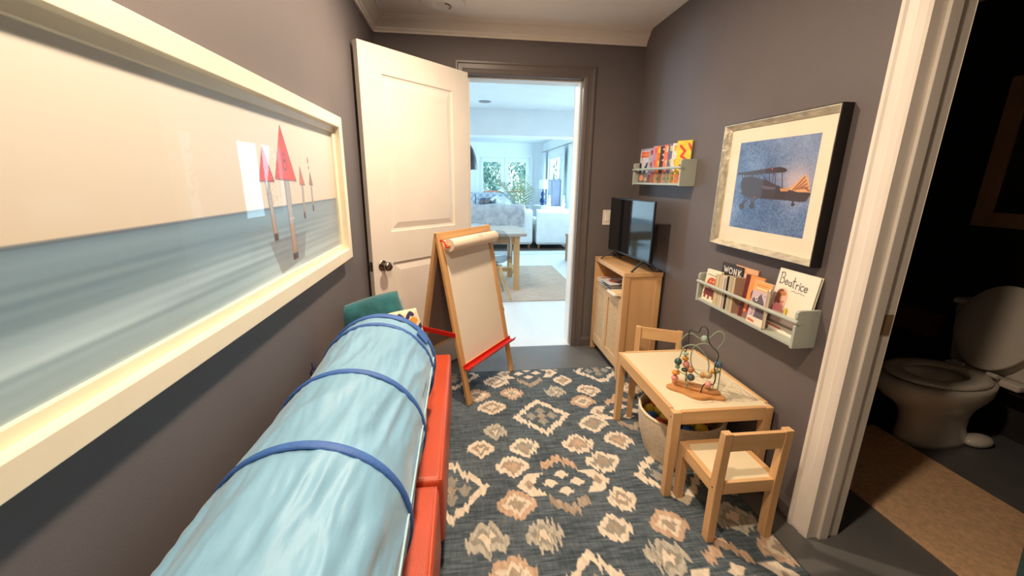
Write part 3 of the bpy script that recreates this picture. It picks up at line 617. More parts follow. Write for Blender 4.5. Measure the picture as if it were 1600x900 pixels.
# ------------------------------------------------------------------ orange ottomans
ORG = mat('orange_leather', (208, 80, 46), 0.42, var=0.06, vscale=6, bump=0.12, bscale=260)
def ottoman(ya, yb, xo, label):
    t = thing('ottoman', label, 'ottoman', (-0.318+xo, (ya+yb)/2, 0), 0, 'orange ottomans along the left wall')
    hy_ = (yb-ya)/2
    MB().box(-0.235, 0.235, -hy_, hy_, 0.155, 0.42).build('upholstered_body', ORG, t, True, bevel=0.022, seg=4, auto=60)
    pip = MB()
    e = 0.226; f_ = hy_-0.009; pip.tube([(-e, -f_, 0.414), (e, -f_, 0.414), (e, f_, 0.414), (-e, f_, 0.414)], 0.0028, 8, True)
    pip.build('piping', mat('orange_piping', (216, 110, 74), 0.5), t, smooth=True)
    MB().box(-0.215, 0.215, -hy_+0.02, hy_-0.02, 0.13, 0.156).build('base_frame', BLACK, t)
    for sx in (-1, 1):
        for sy in (-1, 1):
            MB().cyl((sx*0.185, sy*(hy_-0.05), 0), (sx*0.19, sy*(hy_-0.045), 0.135), 0.016, 0.022, 12).build('leg', BLACK, t, smooth=True, auto=50)
ottoman(1.165, 2.195, 0.004, 'far orange leather ottoman against the left wall, beside the easel')
ottoman(0.125, 1.150, -0.008, 'near orange leather ottoman at the bottom of the photo')

# ------------------------------------------------------------------ play tunnel
TUN = mat('light_blue_nylon', (130, 182, 216), 0.46, var=0.07, vscale=4, stretch=(2.5, 0.7, 1.5), bump=0.28, bscale=14, distort=0.8, sheen=0.3)
BLUE = mat('royal_blue_binding', (62, 108, 184), 0.55, var=0.08, vscale=20, bump=0.2, bscale=200)
tn = thing('play_tunnel', 'light blue nylon play tunnel with royal blue hoops lying on the ottomans', 'play tunnel', (-0.337, 0.85, 0.42))
RT = 0.212; zcn = RT+0.004
def tprof(i, y):
    return RT
hoops = [-0.84, -0.47, -0.07, 0.27, 0.665, 0.782]   # local y of the hoops
ny, na = 330, 200
vs = []; ys = np.linspace(hoops[0], hoops[-1], ny); aa_ = np.linspace(0, 2*np.pi, na, endpoint=False)
YY, AA = np.meshgrid(ys, aa_, indexing='ij')
sag = np.zeros_like(YY); tpos = np.zeros_like(YY)
for a0, a1 in zip(hoops[:-1], hoops[1:]):
    mk = (YY >= a0) & (YY <= a1); tt = (YY-a0)/(a1-a0); L = a1-a0
    sag[mk] = (0.010*np.sin(np.pi*tt)*min(1, L/0.35))[mk]; tpos[mk] = np.sin(np.pi*tt)[mk]
ca, sa = np.cos(AA), np.sin(AA)
def ridge(a, b_, sd): return 1-2*np.abs(vnoise(a, b_, sd)-0.5)
wr = (vnoise(AA*4+40+YY*1.5, YY*3.2+AA*0.8, 41)-0.5)*0.014 + (ridge(AA*5.5+40+YY*2.2, YY*4.5+AA*0.6, 42)-0.6)*0.013 + (ridge(AA*10+60-YY*5, YY*7+AA*2, 43)-0.6)*0.0045 + (ridge(AA*17+40+YY*7, YY*11+AA*3, 44)-0.5)*0.0016 + 0.0016*np.sin(AA*46+YY*6)*np.clip(1-tpos*1.3, 0, 1)
Rr = RT - 0.002 - sag + wr*np.sqrt(tpos.clip(0, 1))*np.where(YY > hoops[-2], 0.35, 1.0)
Rr = np.where(sa < -0.9, np.minimum(Rr, RT-0.001), Rr)
P = np.stack([Rr*ca, YY, zcn+Rr*sa], -1)
idx = np.arange(ny*na).reshape(ny, na); nx_ = np.roll(idx, -1, 1)
fq = np.stack([idx[:-1], nx_[:-1], nx_[1:], idx[1:]], -1).reshape(-1, 4)
me = bpy.data.meshes.new('fabric'); me.from_pydata(P.reshape(-1, 3).tolist(), [], fq.tolist())
link('fabric', me, TUN, tn, smooth=True)
def hoop(y, wd, dr=0.0035):
    r0 = RT+dr; rings = []
    n = 96; sec = [(-wd/2, -0.004), (-wd/2, -0.001), (-wd*0.25, 0.0015), (0, 0.0022), (wd*0.25, 0.0015), (wd/2, -0.001), (wd/2, -0.004)]
    m = MB(); pts = [[((r0+h)*math.cos(2*math.pi*i/n), y+s_, zcn+(r0+h)*math.sin(2*math.pi*i/n)) for i in range(n)] for s_, h in sec]
    return m.rings(pts, False, False)
for k, y in enumerate(hoops[:-1]): hoop(y, 0.026, 0.0015).build('hoop', BLUE, tn, smooth=True)
hoop(hoops[-1]-0.014, 0.042, 0.0015).build('end_binding', BLUE, tn, smooth=True)
a = math.radians(38)
R = Matrix.Rotation(math.pi/2-a, 3, 'Y')
MB().obox(((RT+0.002)*math.cos(a), hoops[-1]-0.058, zcn+(RT+0.002)*math.sin(a)), (0.058, 0.05, 0.006), R).build('velcro_tab', BLUE, tn, bevel=0.002)
sm = MB(); sm.tube([((RT-0.002)*math.cos(math.radians(8)), y, zcn+(RT-0.002)*math.sin(math.radians(8))) for y in np.linspace(hoops[0], hoops[-1], 60)], 0.0032, 6)
sm.build('seam', mat('pale_blue_seam', (178, 214, 228), 0.5), tn, smooth=True)
MB().sphere((-RT*math.cos(0.15)-0.006, 0.60, zcn+0.05), (0.012, 0.016, 0.018)).cyl((-RT*math.cos(0.2)-0.004, 0.60, zcn+0.02), (-RT-0.002, 0.60, zcn+0.09), 0.006).build('tie_cord', mat('navy_cord', (34, 36, 74), 0.7), tn, smooth=True)

# ------------------------------------------------------------------ cushions
def cushion_mesh(W, H, T, n=26, crease=0.0, seed=1):
    g = MB(); f = []
    def pt(u, v, s):
        x = math.copysign(abs(u)**0.92, u); z = math.copysign(abs(v)**0.92, v)
        th = T*((1-abs(u)**2.6)*(1-abs(v)**2.6))**0.42
        pull = 1-0.05*(abs(u*v))**1.5
        w_ = (vnoise(np.array(u*6+9.0), np.array(v*6+9.0), seed)-0.5)*crease*((1-abs(u))*(1-abs(v)))**0.3
        return (x*W/2*pull, s*(th/2+float(w_)), z*H/2*pull)
    for s in (1, -1):
        vs = [pt(-1+2*i/n, -1+2*j/n, s) for j in range(n+1) for i in range(n+1)]
        g.add(vs, [(j*(n+1)+i, j*(n+1)+i+1, (j+1)*(n+1)+i+1, (j+1)*(n+1)+i) for j in range(n) for i in range(n)])
    return g
TEAL = mat('teal_velvet', (32, 110, 120), 0.85, var=0.18, vscale=9, bump=0.3, bscale=120, sheen=0.6)
c = thing('teal_cushion', 'teal velvet cushion propped upright at the far end of the play tunnel', 'cushion', (-0.435, 2.035, 0.420))
o = cushion_mesh(0.31, 0.37, 0.115, crease=0.012).build('cover', TEAL, c, smooth=True)
o.location = (0.0, 0.0, 0.203); o.rotation_euler = (math.radians(-8), math.radians(-13), math.radians(14))
pipe = MB().tube([(x*0.155*0.965, 0, z*0.185*0.965) for x, z in [(math.copysign(abs(math.cos(t_))**0.28, math.cos(t_)), math.copysign(abs(math.sin(t_))**0.28, math.sin(t_))) for t_ in np.linspace(0, 2*math.pi, 48, endpoint=False)]], 0.0035, 6, True)
po = pipe.build('piping', TEAL, c, smooth=True); po.location = o.location; po.rotation_euler = o.rotation_euler
# patterned cushion: colour written per vertex as print
me = cushion_mesh(0.26, 0.30, 0.10, n=90, crease=0.008, seed=4).mesh('patterned')
co = np.zeros(len(me.vertices)*3); me.vertices.foreach_get('co', co); co = co.reshape(-1, 3)
cc = np.tile(np.array([236., 220, 190]), (len(co), 1)); u, v = co[:, 0], co[:, 2]
def blob(px, pz, r, c_): cc[np.hypot(u-px, v-pz) < r] = c_
for px, pz, r in ((-0.02, 0.055, .022), (.07, -.02, .026), (-.08, -.05, .024), (.03, -.10, .02), (.10, .09, .018), (-.1, .1, .02)): blob(px, pz, r, (228, 160, 60))
for (x0_, z0_, s_) in ((-.04, .10, 1), (.03, .115, 1), (.0, .02, 1), (-.09, .03, 1), (.07, .05, 1), (-.03, -.07, 1)):
    for t_ in np.linspace(0, 1, 40): blob(x0_+t_*0.07, z0_+0.014*math.sin(t_*9), 0.0085, (54, 46, 92))
for px, pz, r in ((.09, .02, .008), (-.06, .075, .006), (.02, .07, .006)): blob(px, pz, r, (214, 110, 60))
c_ = np.where(cc/255 <= 0.04045, cc/255/12.92, ((cc/255+0.055)/1.055)**2.4)
at = me.color_attributes.new('Col', 'FLOAT_COLOR', 'POINT'); at.data.foreach_set('color', np.concatenate([c_, np.ones((len(c_), 1))], 1).ravel())
c = thing('patterned_cushion', 'cream cushion with navy squiggles and mustard spots behind the tunnel opening', 'cushion', (-0.318, 1.885, 0.420))
o = link('cover', me, attr_mat('printed_cotton', 0.85, 0.2, 200), c, smooth=True); o.location = (0, 0, 0.198); o.rotation_euler = (math.radians(-10), math.radians(-12), math.radians(6))

# ------------------------------------------------------------------ easel
EW, ED, EH = 0.295, 0.21, 1.068
ea = thing('easel', 'wooden A-frame children easel with white board, paper roll and red trays', 'easel', (0.182-0.816*0.21, 2.5535+0.577*0.21, 0.0075), math.radians(54.75))
def lean(x, h, off, side=-1):
    """point on the front (side -1) or back (+1) frame at height h, off = outwards from the frame"""
    return (x, side*(ED*(1-h/EH) + off), h)
for side, nm in ((-1, 'front_leg'), (1, 'back_leg')):
    for sx in (-1, 1):
        MB().bar(lean(sx*(EW-0.019), 0.0, 0, side), lean(sx*(EW-0.019), EH, 0, side), 0.042, 0.020, (0, 1, 0)).build(nm, OAK('z'), ea, bevel=0.003)
    MB().bar(lean(-EW+0.038, EH-0.022, 0, side), lean(EW-0.038, EH-0.022, 0, side), 0.018, 0.040, (0, 0.2, 1)).build('top_rail', OAK('x'), ea, bevel=0.002)
def slab(x0, x1, h0, h1, off, th, side=-1):
    a = [lean(x0, h0, off, side), lean(x1, h0, off, side), lean(x1, h1, off, side), lean(x0, h1, off, side)]
    b_ = [(p[0], p[1]-side*th, p[2]) for p in a]
    return MB().add(a+b_, [(0, 1, 2, 3), (7, 6, 5, 4), (0, 4, 5, 1), (1, 5, 6, 2), (2, 6, 7, 3), (3, 7, 4, 0)])
HB = mat('brown_hardboard', (150, 112, 86), 0.7, var=0.05)
slab(-EW+0.036, EW-0.036, 0.255, EH-0.04, 0.004, 0.003).build('white_board', mat('whiteboard', (244, 234, 218), 0.22, var=0.01), ea)
slab(-EW+0.036, EW-0.036, 0.255, EH-0.04, 0.0005, 0.004).build('front_backing', HB, ea)
slab(-EW+0.036, EW-0.036, 0.28, EH-0.04, 0.003, 0.006, 1).build('chalk_board', mat('chalkboard_back', (136, 104, 82), 0.7, var=0.05), ea)
MB().bar(lean(-EW+0.038, 0.272, 0, 1), lean(EW-0.038, 0.272, 0, 1), 0.016, 0.018, (0, 0, 1)).build('lower_rail', OAK('x'), ea, bevel=0.002)
MB().bar(lean(-EW+0.038, 0.245, 0, -1), lean(EW-0.038, 0.245, 0, -1), 0.016, 0.030, (0, 0, 1)).build('lower_rail', OAK('x'), ea, bevel=0.002)
for sx in (-1, 1):
    x = sx*(EW-0.042)
    MB().bar(lean(x, EH-0.03, -0.004, -1), lean(x, 0.26, -0.004, -1), 0.008, 0.022, (0, 1, 0)).build('board_edging', OAK('z'), ea)
RED = mat('red_plastic', (214, 40, 30), 0.35, var=0.03)
ty = -(ED*(1-0.25/EH))
MB().prism([(ty-0.012, 0.262), (ty-0.014, 0.236), (ty-0.055, 0.236), (ty-0.068, 0.262), (ty-0.063, 0.262), (ty-0.052, 0.242), (ty-0.018, 0.242), (ty-0.017, 0.262)], -EW+0.012, EW+0.012, 'x').build('front_tray', RED, ea, bevel=0.001)
MB().prism([(-ty+0.012, 0.42), (-ty+0.014, 0.396), (-ty+0.060, 0.396), (-ty+0.066, 0.42), (-ty+0.062, 0.42), (-ty+0.055, 0.402), (-ty+0.018, 0.402), (-ty+0.017, 0.42)], -EW+0.012, EW-0.03, 'x').build('back_tray', RED, ea)
for sx in (-1, 1):
    h = 0.455; yb_ = ED*(1-h/EH)
    MB().bar((sx*(EW+0.004), -yb_-0.010, h), (sx*(EW+0.004), yb_+0.010, h), 0.008, 0.032).build('side_brace', RED, ea, bevel=0.003)
# paper roll
ry = -(ED*(1-0.985/EH))-0.048; rz_ = 0.995
pr_ = MB(); pr_.cyl((-EW+0.045, ry, rz_), (EW-0.03, ry, rz_), 0.037, n=32); PAP = mat('roll_paper', (240, 222, 200), 0.7, var=0.01)
ro = pr_.build('paper_roll', PAP, ea, smooth=True, auto=50)
MB().cyl((-EW+0.02, ry, rz_), (EW+0.006, ry, rz_), 0.011, n=16).build('roll_dowel', OAK('x'), ea, smooth=True, auto=50)
for sx in (-1, 1):
    MB().tube([(sx*(EW-0.02), ry+0.045, rz_+0.03), (sx*(EW-0.02)-sx*0.0, ry+0.02, rz_+0.025), (sx*(EW-0.02), ry, rz_-0.012), (sx*(EW-0.02), ry-0.014, rz_-0.002)], 0.005, 8).build('roll_hook', RED, ea, smooth=True)
for (x, w_, kind) in ((0.04, 0.020, 0), (0.066, 0.022, 1), (0.13, 0.012, 2), (0.0, .014, 2)):   # printed marks on the paper
    mk = MB(); a0 = math.radians(118)
    for k in range(4 if kind < 2 else 2):
        a1 = a0+0.16*k
        mk.obox((x+w_*0.1*(k % 2), ry+0.0372*math.cos(a1), rz_+0.0372*math.sin(a1)), (w_*(0.9 if k % 2 == 0 else 0.45), 0.0007, 0.0028), Matrix.Rotation(a1-math.pi/2, 3, 'X'))
    mk.build('printed_mark', mat('grey_print', (96, 84, 84), 0.7), ro)

# ------------------------------------------------------------------ media cabinet
OAKC = wood('cabinet_oak', (232, 188, 136), (216, 168, 116), 'z', 0.45, 10); OAKY = wood('cabinet_oak', (232, 188, 136), (216, 168, 116), 'y', 0.45, 10)
X0, X1, Y0, Y1, CZ = 1.066, 1.340, 2.562, 3.190, 0.785
cb = thing('cabinet', 'light oak cabinet with open niche and two doors in the far right corner', 'cabinet', ((X0+X1)/2, (Y0+Y1)/2, 0.0062))
ox, oy = (X0+X1)/2, (Y0+Y1)/2
def cbx(x0, x1, y0, y1, z0, z1): return MB().box(x0-ox, x1-ox, y0-oy, y1-oy, z0, z1)
cbx(X0, X1, Y0, Y1, CZ-0.032, CZ).build('top_panel', OAKY, cb, bevel=0.0025)
for ya, yb in ((Y0+0.002, Y0+0.032), (Y1-0.032, Y1-0.002)):
    m_ = cbx(X0+0.002, X0+0.045, ya, yb, 0, CZ-0.033); m_.box(X1-0.045-ox, X1-0.004-ox, ya-oy, yb-oy, 0, CZ-0.033)
    m_.box(X0+0.045-ox, X1-0.045-ox, ya+0.006-oy, yb-0.004-oy, 0.07, CZ-0.033)
    m_.build('side_panel', OAKC, cb, bevel=0.0015)
cbx(X1-0.012, X1-0.006, Y0+0.032, Y1-0.032, 0.07, CZ-0.033).build('back_panel', mat('cabinet_back', (150, 112, 78), 0.7), cb)
cbx(X0+0.012, X1-0.012, Y0+0.032, Y1-0.032, 0.590, 0.606).build('niche_shelf', OAKY, cb, bevel=0.001)
cbx(X0+0.004, X1-0.012, Y0+0.032, Y1-0.032, 0.075, 0.105).build('bottom_panel', OAKY, cb, bevel=0.001)
ym = (Y0+Y1)/2
CANE = mat('cane_weave', (226, 188, 140), 0.7, rgb2=(206, 164, 114), vscale=90, bump=0.4, bscale=160)
for ya, yb in ((Y0+0.034, ym-0.0015), (ym+0.0015, Y1-0.034)):
    m_ = MB()
    for (a, c2, d, e) in ((ya, ya+0.038, 0.107, 0.588), (yb-0.038, yb, 0.107, 0.588), (ya+0.038, yb-0.038, 0.107, 0.150), (ya+0.038, yb-0.038, 0.540, 0.588)):
        m_.box(X0+0.002-ox, X0+0.020-ox, a-oy, c2-oy, d, e)
    d_ = m_.build('door', OAKC, cb, bevel=0.0012)
    cbx(X0+0.009, X0+0.014, ya+0.038, yb-0.038, 0.150, 0.540).build('door_panel', CANE, d_)
# papers in the niche
mg = [((1.150, 2.93), 0.06, (226, 220, 214), (160, 90, 80), 'glossy magazine on top of the stack in the cabinet niche', 0.006),
      ((1.140, 2.90), -0.14, (70, 76, 90), (180, 170, 160), 'dark covered magazine second from the top in the cabinet niche', 0.006),
      ((1.150, 2.92), 0.10, (220, 208, 200), (170, 160, 170), 'pale grey magazine third from the top in the cabinet niche', 0.007),
      ((1.135, 2.86), 0.02, (120, 124, 130), (220, 200, 190), 'grey edged magazine low in the stack in the cabinet niche', 0.007),
      ((1.150, 2.90), -0.06, (236, 206, 190), (200, 170, 160), 'pinkish magazine at the bottom of the stack in the cabinet niche', 0.008)]
z = 0.6065+0.0064
for (p, rz, c1, c2, lab, th) in mg[::-1]:
    cvm = cover(0.19, 0.26, c1, [('rect', .02, .02, .17, .05, c2), ('ell', .09, .15, .05, .06, c2), ('ell', .10, .13, .025, .03, (226, 190, 160))], res=0.008, nz=12)
    t = thing('magazine', lab, 'magazine', (p[0], p[1], z), rz, 'magazines in the cabinet niche')
    canvas_mesh('cover', cvm, (-0.095, 0.13, th), (1, 0, 0), (0, -1, 0), 0.001, PRINT, t, side=c1)
    MB().box(-0.093, 0.093, -0.128, 0.128, 0, th-0.001).build('pages', mat('book_pages', (236, 226, 204), 0.8), t); z += th+0.0006
t = thing('folded_newspaper', 'white folded paper sticking out of the right side of the cabinet niche', 'paper', (1.135, 2.688, 0.6129), 0.0)
MB().box(-0.115, 0.09, -0.075, 0.07, 0, 0.012).build('folded_sheets', mat('newsprint', (236, 226, 212), 0.8, var=0.06, vscale=60), t, bevel=0.004)
MB().box(-0.09, 0.09, -0.07, 0.05, 0.0125, 0.018).build('loose_sheet', mat('manila', (232, 206, 156), 0.8), t)

# ------------------------------------------------------------------ television
A_ = Vector((1.150, 3.14, 0)); B_ = Vector((1.205, 2.505, 0)); ud = (A_-B_).normalized(); TL_ = (A_-B_).length
tv = thing('television', 'small black flat television on splayed feet on top of the cabinet', 'television', tuple((A_+B_)/2 + Vector((0, 0, CZ+0.0064))), math.atan2(ud.y, ud.x))
# local x along the screen (towards far end), +y local = left of ud = towards the room
z0, z1 = 0.068, 0.470
MB().box(-TL_/2, TL_/2, -0.012, 0.0, z0, z1).build('bezel', BLACKP, tv, bevel=0.002)
SCR = mat('dark_screen', (16, 17, 20), 0.06, var=0.0, spec=0.9)
MB().box(-TL_/2+0.008, TL_/2-0.008, 0.0002, 0.0014, z0+0.014, z1-0.008).build('screen', SCR, tv)
MB().prism([(-TL_/2+0.05, z0), (TL_/2-0.05, z0), (TL_/2-0.05, z0+0.24), (TL_/2-0.12, z0+0.28), (-TL_/2+0.12, z0+0.28), (-TL_/2+0.05, z0+0.24)], -0.055, -0.0125, 'y').build('rear_housing', BLACKP, tv, bevel=0.006)
for sx in (-1, 1):
    xx = sx*(TL_/2-0.09)
    ft = MB(); ft.bar((xx, -0.006, z0+0.004), (xx+sx*0.02, 0.085, 0.004), 0.016, 0.008).bar((xx, -0.006, z0+0.004), (xx+sx*0.02, -0.085, 0.004), 0.016, 0.008)
    ft.build('foot', BLACKP if sx < 0 else mat('grey_foot', (70, 70, 72), 0.4), tv, bevel=0.002)
MB().tube(smooth_pts([(-0.20, -0.06, 0.09), (-0.24, -0.085, 0.03), (-0.27, -0.09, 0.006), (-0.25, -0.11, 0.006), (-0.28, -0.12, 0.006), (-0.24, -0.13, 0.006)]), 0.0035, 6).build('power_cable', BLACKP, tv, smooth=True)

# ------------------------------------------------------------------ play table and chairs
TX0, TX1, TY0, TY1, TZ = 0.877, 1.342, 1.456, 2.100, 0.435
tb = thing('play_table', 'small low pine play table with cream top and faint scribbles', 'table', ((TX0+TX1)/2, (TY0+TY1)/2, 0))
ox, oy = (TX0+TX1)/2, (TY0+TY1)/2; hx_, hy_ = (TX1-TX0)/2, (TY1-TY0)/2; G_ = 0.0062   # stands on the rug
for sx in (-1, 1):
    for sy in (-1, 1):
        a = [(sx*(hx_-0.040), sy*(hy_-0.040)), (sx*hx_, sy*(hy_-0.040)), (sx*hx_, sy*hy_), (sx*(hx_-0.040), sy*hy_)]
        top = [(x, y, TZ-0.004) for x, y in a]; bot = [(sx*(abs(x)-(0.010 if abs(x) < hx_-0.02 else 0.0)) + (sx*0.010 if abs(x) < hx_-0.02 else 0), y, G_) for x, y in a]
        bot = [(sx*max(abs(x), hx_-0.033), sy*max(abs(y), hy_-0.033), G_) for x, y in a]
        MB().rings([bot, top]).build('leg', PINE('z'), tb, bevel=0.003)
for sy in (-1, 1):
    MB().box(-hx_+0.04, hx_-0.04, min(sy*hy_, sy*(hy_-0.02)), max(sy*hy_, sy*(hy_-0.02)), TZ-0.062, TZ).build('apron', PINE('x'), tb, bevel=0.002)
for sx in (-1, 1):
    MB().box(min(sx*hx_, sx*(hx_-0.02)), max(sx*hx_, sx*(hx_-0.02)), -hy_+0.04, hy_-0.04, TZ-0.062, TZ).build('apron', PINE('y'), tb, bevel=0.002)
for sx in (-1, 1):
    MB().sphere((sx*(hx_+0.0), -hy_+0.02, TZ-0.03), (0.003, 0.005, 0.005), 10, 6).build('bolt', STEEL, tb, smooth=True)
cv = Canvas(2*hx_-0.036, 2*hy_-0.036, 0.0035, (244, 230, 196)); r_ = random.Random(3)
for k in range(13):
    x, y = r_.uniform(.22, .40), r_.uniform(.36, .52); pts = []
    ang = r_.uniform(0, 6)
    for j in range(9): pts.append((x, y)); ang += r_.uniform(-1.6, 1.6); x = min(.415, max(.12, x+.03*math.cos(ang))); y = min(.56, max(.28, y+.045*math.sin(ang)))
    cv.stroke([(p.x, p.y) for p in smooth_pts([(a[0], a[1], 0) for a in pts], 4)], 0.0035, (150, 120, 110), r_.uniform(.25, .6))
canvas_mesh('table_top', cv, (-hx_+0.018, hy_-0.018, TZ-0.003), (1, 0, 0), (0, -1, 0), 0.012, attr_mat('painted_top', 0.35), tb, side=(240, 226, 196))

def play_chair(loc, rz, label):
    """origin on the floor midway under the seat; local +y = front of the seat, back at -y"""
    t = thing('play_chair', label, 'chair', loc, rz, 'small pine chairs at the play table')
    hw, d0, d1, sz = 0.137, -0.132, 0.140, 0.272
    for sx in (-1, 1):
        a, c = (hw-0.032, hw) if sx > 0 else (-hw, -hw+0.032)
        MB().box(a, c, d1-0.036, d1, 0, sz-0.002).build('front_leg', PINE('z'), t, bevel=0.002)
        # back post, leaning back a little above the seat
        MB().rings([[(a, d0, 0), (c, d0, 0), (c, d0+0.038, 0), (a, d0+0.038, 0)], [(a, d0, sz-0.04), (c, d0, sz-0.04), (c, d0+0.038, sz-0.04), (a, d0+0.038, sz-0.04)],
                    [(a, d0-0.010, 0.492), (c, d0-0.010, 0.492), (c, d0+0.020, 0.492), (a, d0+0.020, 0.492)]]).build('back_post', PINE('z'), t, bevel=0.002)
        MB().box(a+(0.008 if sx > 0 else 0), c-(0 if sx > 0 else 0.008), d0+0.038, d1-0.036, sz-0.052, sz).build('side_rail', PINE('y'), t, bevel=0.002)
        MB().sphere((sx*hw, d0+0.018, sz-0.025), (0.002, 0.005, 0.005), 10, 6).build('bolt', STEEL, t, smooth=True)
    MB().box(-hw+0.032, hw-0.032, d1-0.022, d1, sz-0.052, sz).build('front_rail', PINE('x'), t, bevel=0.002)
    MB().box(-hw+0.032, hw-0.032, d0+0.004, d0+0.022, sz-0.052, sz).build('rear_rail', PINE('x'), t, bevel=0.002)
    MB().box(-hw+0.024, hw-0.024, d0+0.022, d1-0.022, sz-0.014, sz-0.004).build('seat', mat('cream_seat', (244, 230, 196), 0.4, var=0.01), t)
    MB().rings([[(-hw+0.032, d0-0.004, 0.415), (hw-0.032, d0-0.004, 0.415), (hw-0.032, d0+0.014, 0.415), (-hw+0.032, d0+0.014, 0.415)], [(-hw+0.032, d0-0.009, 0.488), (hw-0.032, d0-0.009, 0.488), (hw-0.032, d0+0.009, 0.488), (-hw+0.032, d0+0.009, 0.488)]]).build('backrest', PINE('x'), t, bevel=0.002)
    return t
play_chair((1.068, 1.338, 0.0062), 0.0, 'small pine chair in front, its back to the camera, beside the white doorframe')
play_chair((1.146, 2.166, 0.0062), math.radians(153), 'small pine chair at the far end of the play table near the cabinet')

# ------------------------------------------------------------------ rope basket with balls
bc_ = (1.104, 1.768); ROPE = mat('cream_rope', (240, 226, 200), 0.85, var=0.08, vscale=60, bump=0.4, bscale=200)
bk = thing('rope_basket', 'cream coiled rope basket full of play balls under the table', 'basket', (bc_[0], bc_[1], 0.0062))
pf = []
nr = 22
for i in range(nr+1):
    z = 0.236*i/nr; r = 0.166 + 0.046*math.sin(min(1, i/nr*1.05)*math.pi/2)
    pf.append((r-0.0035, z)); pf.append((r, z+0.236/nr*0.5))
inn = [(r-0.013, z) for r, z in pf[::-1] if z > 0.01]
MB().lathe(pf + inn + [(0.0, 0.012)], n=64, capt=False).build('coiled_body', ROPE, bk, smooth=True)
MB().tube([(0.2065*math.cos(t_), 0.2065*math.sin(t_), 0.244) for t_ in np.linspace(0, 2*math.pi, 64, endpoint=False)], 0.0075, 10, True).build('rim', ROPE, bk, smooth=True)
BC = {'yellow': (226, 196, 70), 'blue': (40, 92, 168), 'red': (206, 66, 50), 'purple': (120, 70, 120), 'navy': (42, 52, 104), 'pink': (196, 90, 96), 'green': (70, 140, 90)}
BM = {k: mat('ball_'+k, v, 0.35, var=0.03) for k, v in BC.items()}
def ball(x, y, z, col, lab):
    o = MB().sphere((0, 0, 0), 0.034, 20, 12).build('play_ball', BM[col], None, smooth=True); o.location = (bc_[0]+x, bc_[1]+y, z); tag(o, lab, 'ball', 'play balls in the rope basket')
# layers of balls: bottom two buried, top one named by place
rb = 0.0342
def ring(n, R, z, off=0): return [(R*math.cos(2*math.pi*i/n+off), R*math.sin(2*math.pi*i/n+off), z) for i in range(n)]
low = [(0, 0, 0.0555+0.0)] + ring(6, 0.071, 0.0555) + ring(11, 0.1285, 0.0555, 0.2)
mid = [(0, 0, 0.118)] + ring(6, 0.0745, 0.118, 0.5) + ring(12, 0.142, 0.118, 0.1)
cols = ['yellow', 'blue', 'red', 'purple', 'navy', 'pink', 'green']
for k, (x, y, z) in enumerate(low + mid): ball(x, y, z, cols[(k*3+k//4) % 7], '%s play ball buried in the %s layer of the rope basket' % (cols[(k*3+k//4) % 7], 'bottom' if k < 18 else 'middle'))
top = [(-0.160, 0.020, 0.178, 'blue', 'blue ball against the left rim of the rope basket, left of a red ball'),
       (-0.150, -0.052, 0.180, 'red', 'orange red ball right of the blue ball at the basket rim, beside the table leg'),
       (-0.138, 0.090, 0.180, 'yellow', 'yellow ball at the far left rim of the rope basket'),
       (-0.090, 0.058, 0.188, 'yellow', 'mustard yellow ball behind the blue ball in the rope basket'),
       (-0.085, 0.134, 0.180, 'red', 'dark red ball deep under the table at the back of the rope basket'),
       (-0.092, -0.012, 0.186, 'yellow', 'yellow ball between the blue ball and the table leg'),
       (-0.014, 0.020, 0.188, 'green', 'green ball in the centre of the rope basket'),
       (-0.022, 0.098, 0.186, 'navy', 'navy ball at the back of the rope basket near its centre'),
       (-0.100, -0.112, 0.178, 'purple', 'purple red ball at the near rim just right of the table leg'),
       (-0.062, -0.066, 0.196, 'navy', 'dark blue ball right of the table leg in the rope basket'),
       (-0.030, -0.128, 0.176, 'blue', 'blue ball at the near rim of the rope basket, above the chair seat'),
       (0.020, -0.062, 0.200, 'yellow', 'large looking yellow ball seen above the front chair seat'),
       (0.045, -0.128, 0.182, 'yellow', 'yellow ball half hidden at the near rim behind the front chair seat'),
       (0.088, -0.075, 0.200, 'pink', 'dusky pink ball right of the yellow ball above the chair seat'),
       (0.062, 0.010, 0.188, 'purple', 'purple ball behind the dusky pink ball in the rope basket'),
       (0.058, 0.085, 0.184, 'blue', 'blue ball on the wall side at the back of the rope basket'),
       (0.125, 0.058, 0.180, 'red', 'red ball on the wall side of the rope basket'),
       (0.142, -0.020, 0.182, 'pink', 'pink ball beside the wall side rim of the rope basket')]
for x, y, z, c_, lab in top: ball(x*0.93, y*0.93, z+0.021, c_, lab)

# ------------------------------------------------------------------ bead maze
bm_ = thing('bead_maze', 'wooden bead maze toy with curling sage wires on the play table', 'toy', (1.062, 1.620, TZ-0.0026))
o3 = Vector((1.062, 1.620, TZ-0.003)); d3 = Vector((.776, -.63, 0)); n3 = Vector((.63, .776, 0))
BW = wood('beech', (222, 164, 106), (200, 140, 84), 'x', 0.45, 20)
def cloud(r1, r2, z0, z1, lobes, off=(0, 0)):
    pts = []
    for i in range(72):
        t_ = 2*math.pi*i/72; s_ = 1+(0.13 if lobes == 5 else 0.06)*math.cos(lobes*t_+0.6); u_ = d3*(r1*s_*math.cos(t_)+off[0]) + n3*(r2*s_*math.sin(t_)+off[1]); pts.append((u_.x, u_.y))
    return MB().prism(pts, z0, z1, 'z')
cloud(0.118, 0.066, 0.0, 0.015, 5).build('base_board', BW, bm_, bevel=0.004)
cloud(0.100, 0.036, 0.015, 0.027, 2, (0.004, 0.012)).build('raised_board', BW, bm_, bevel=0.004)
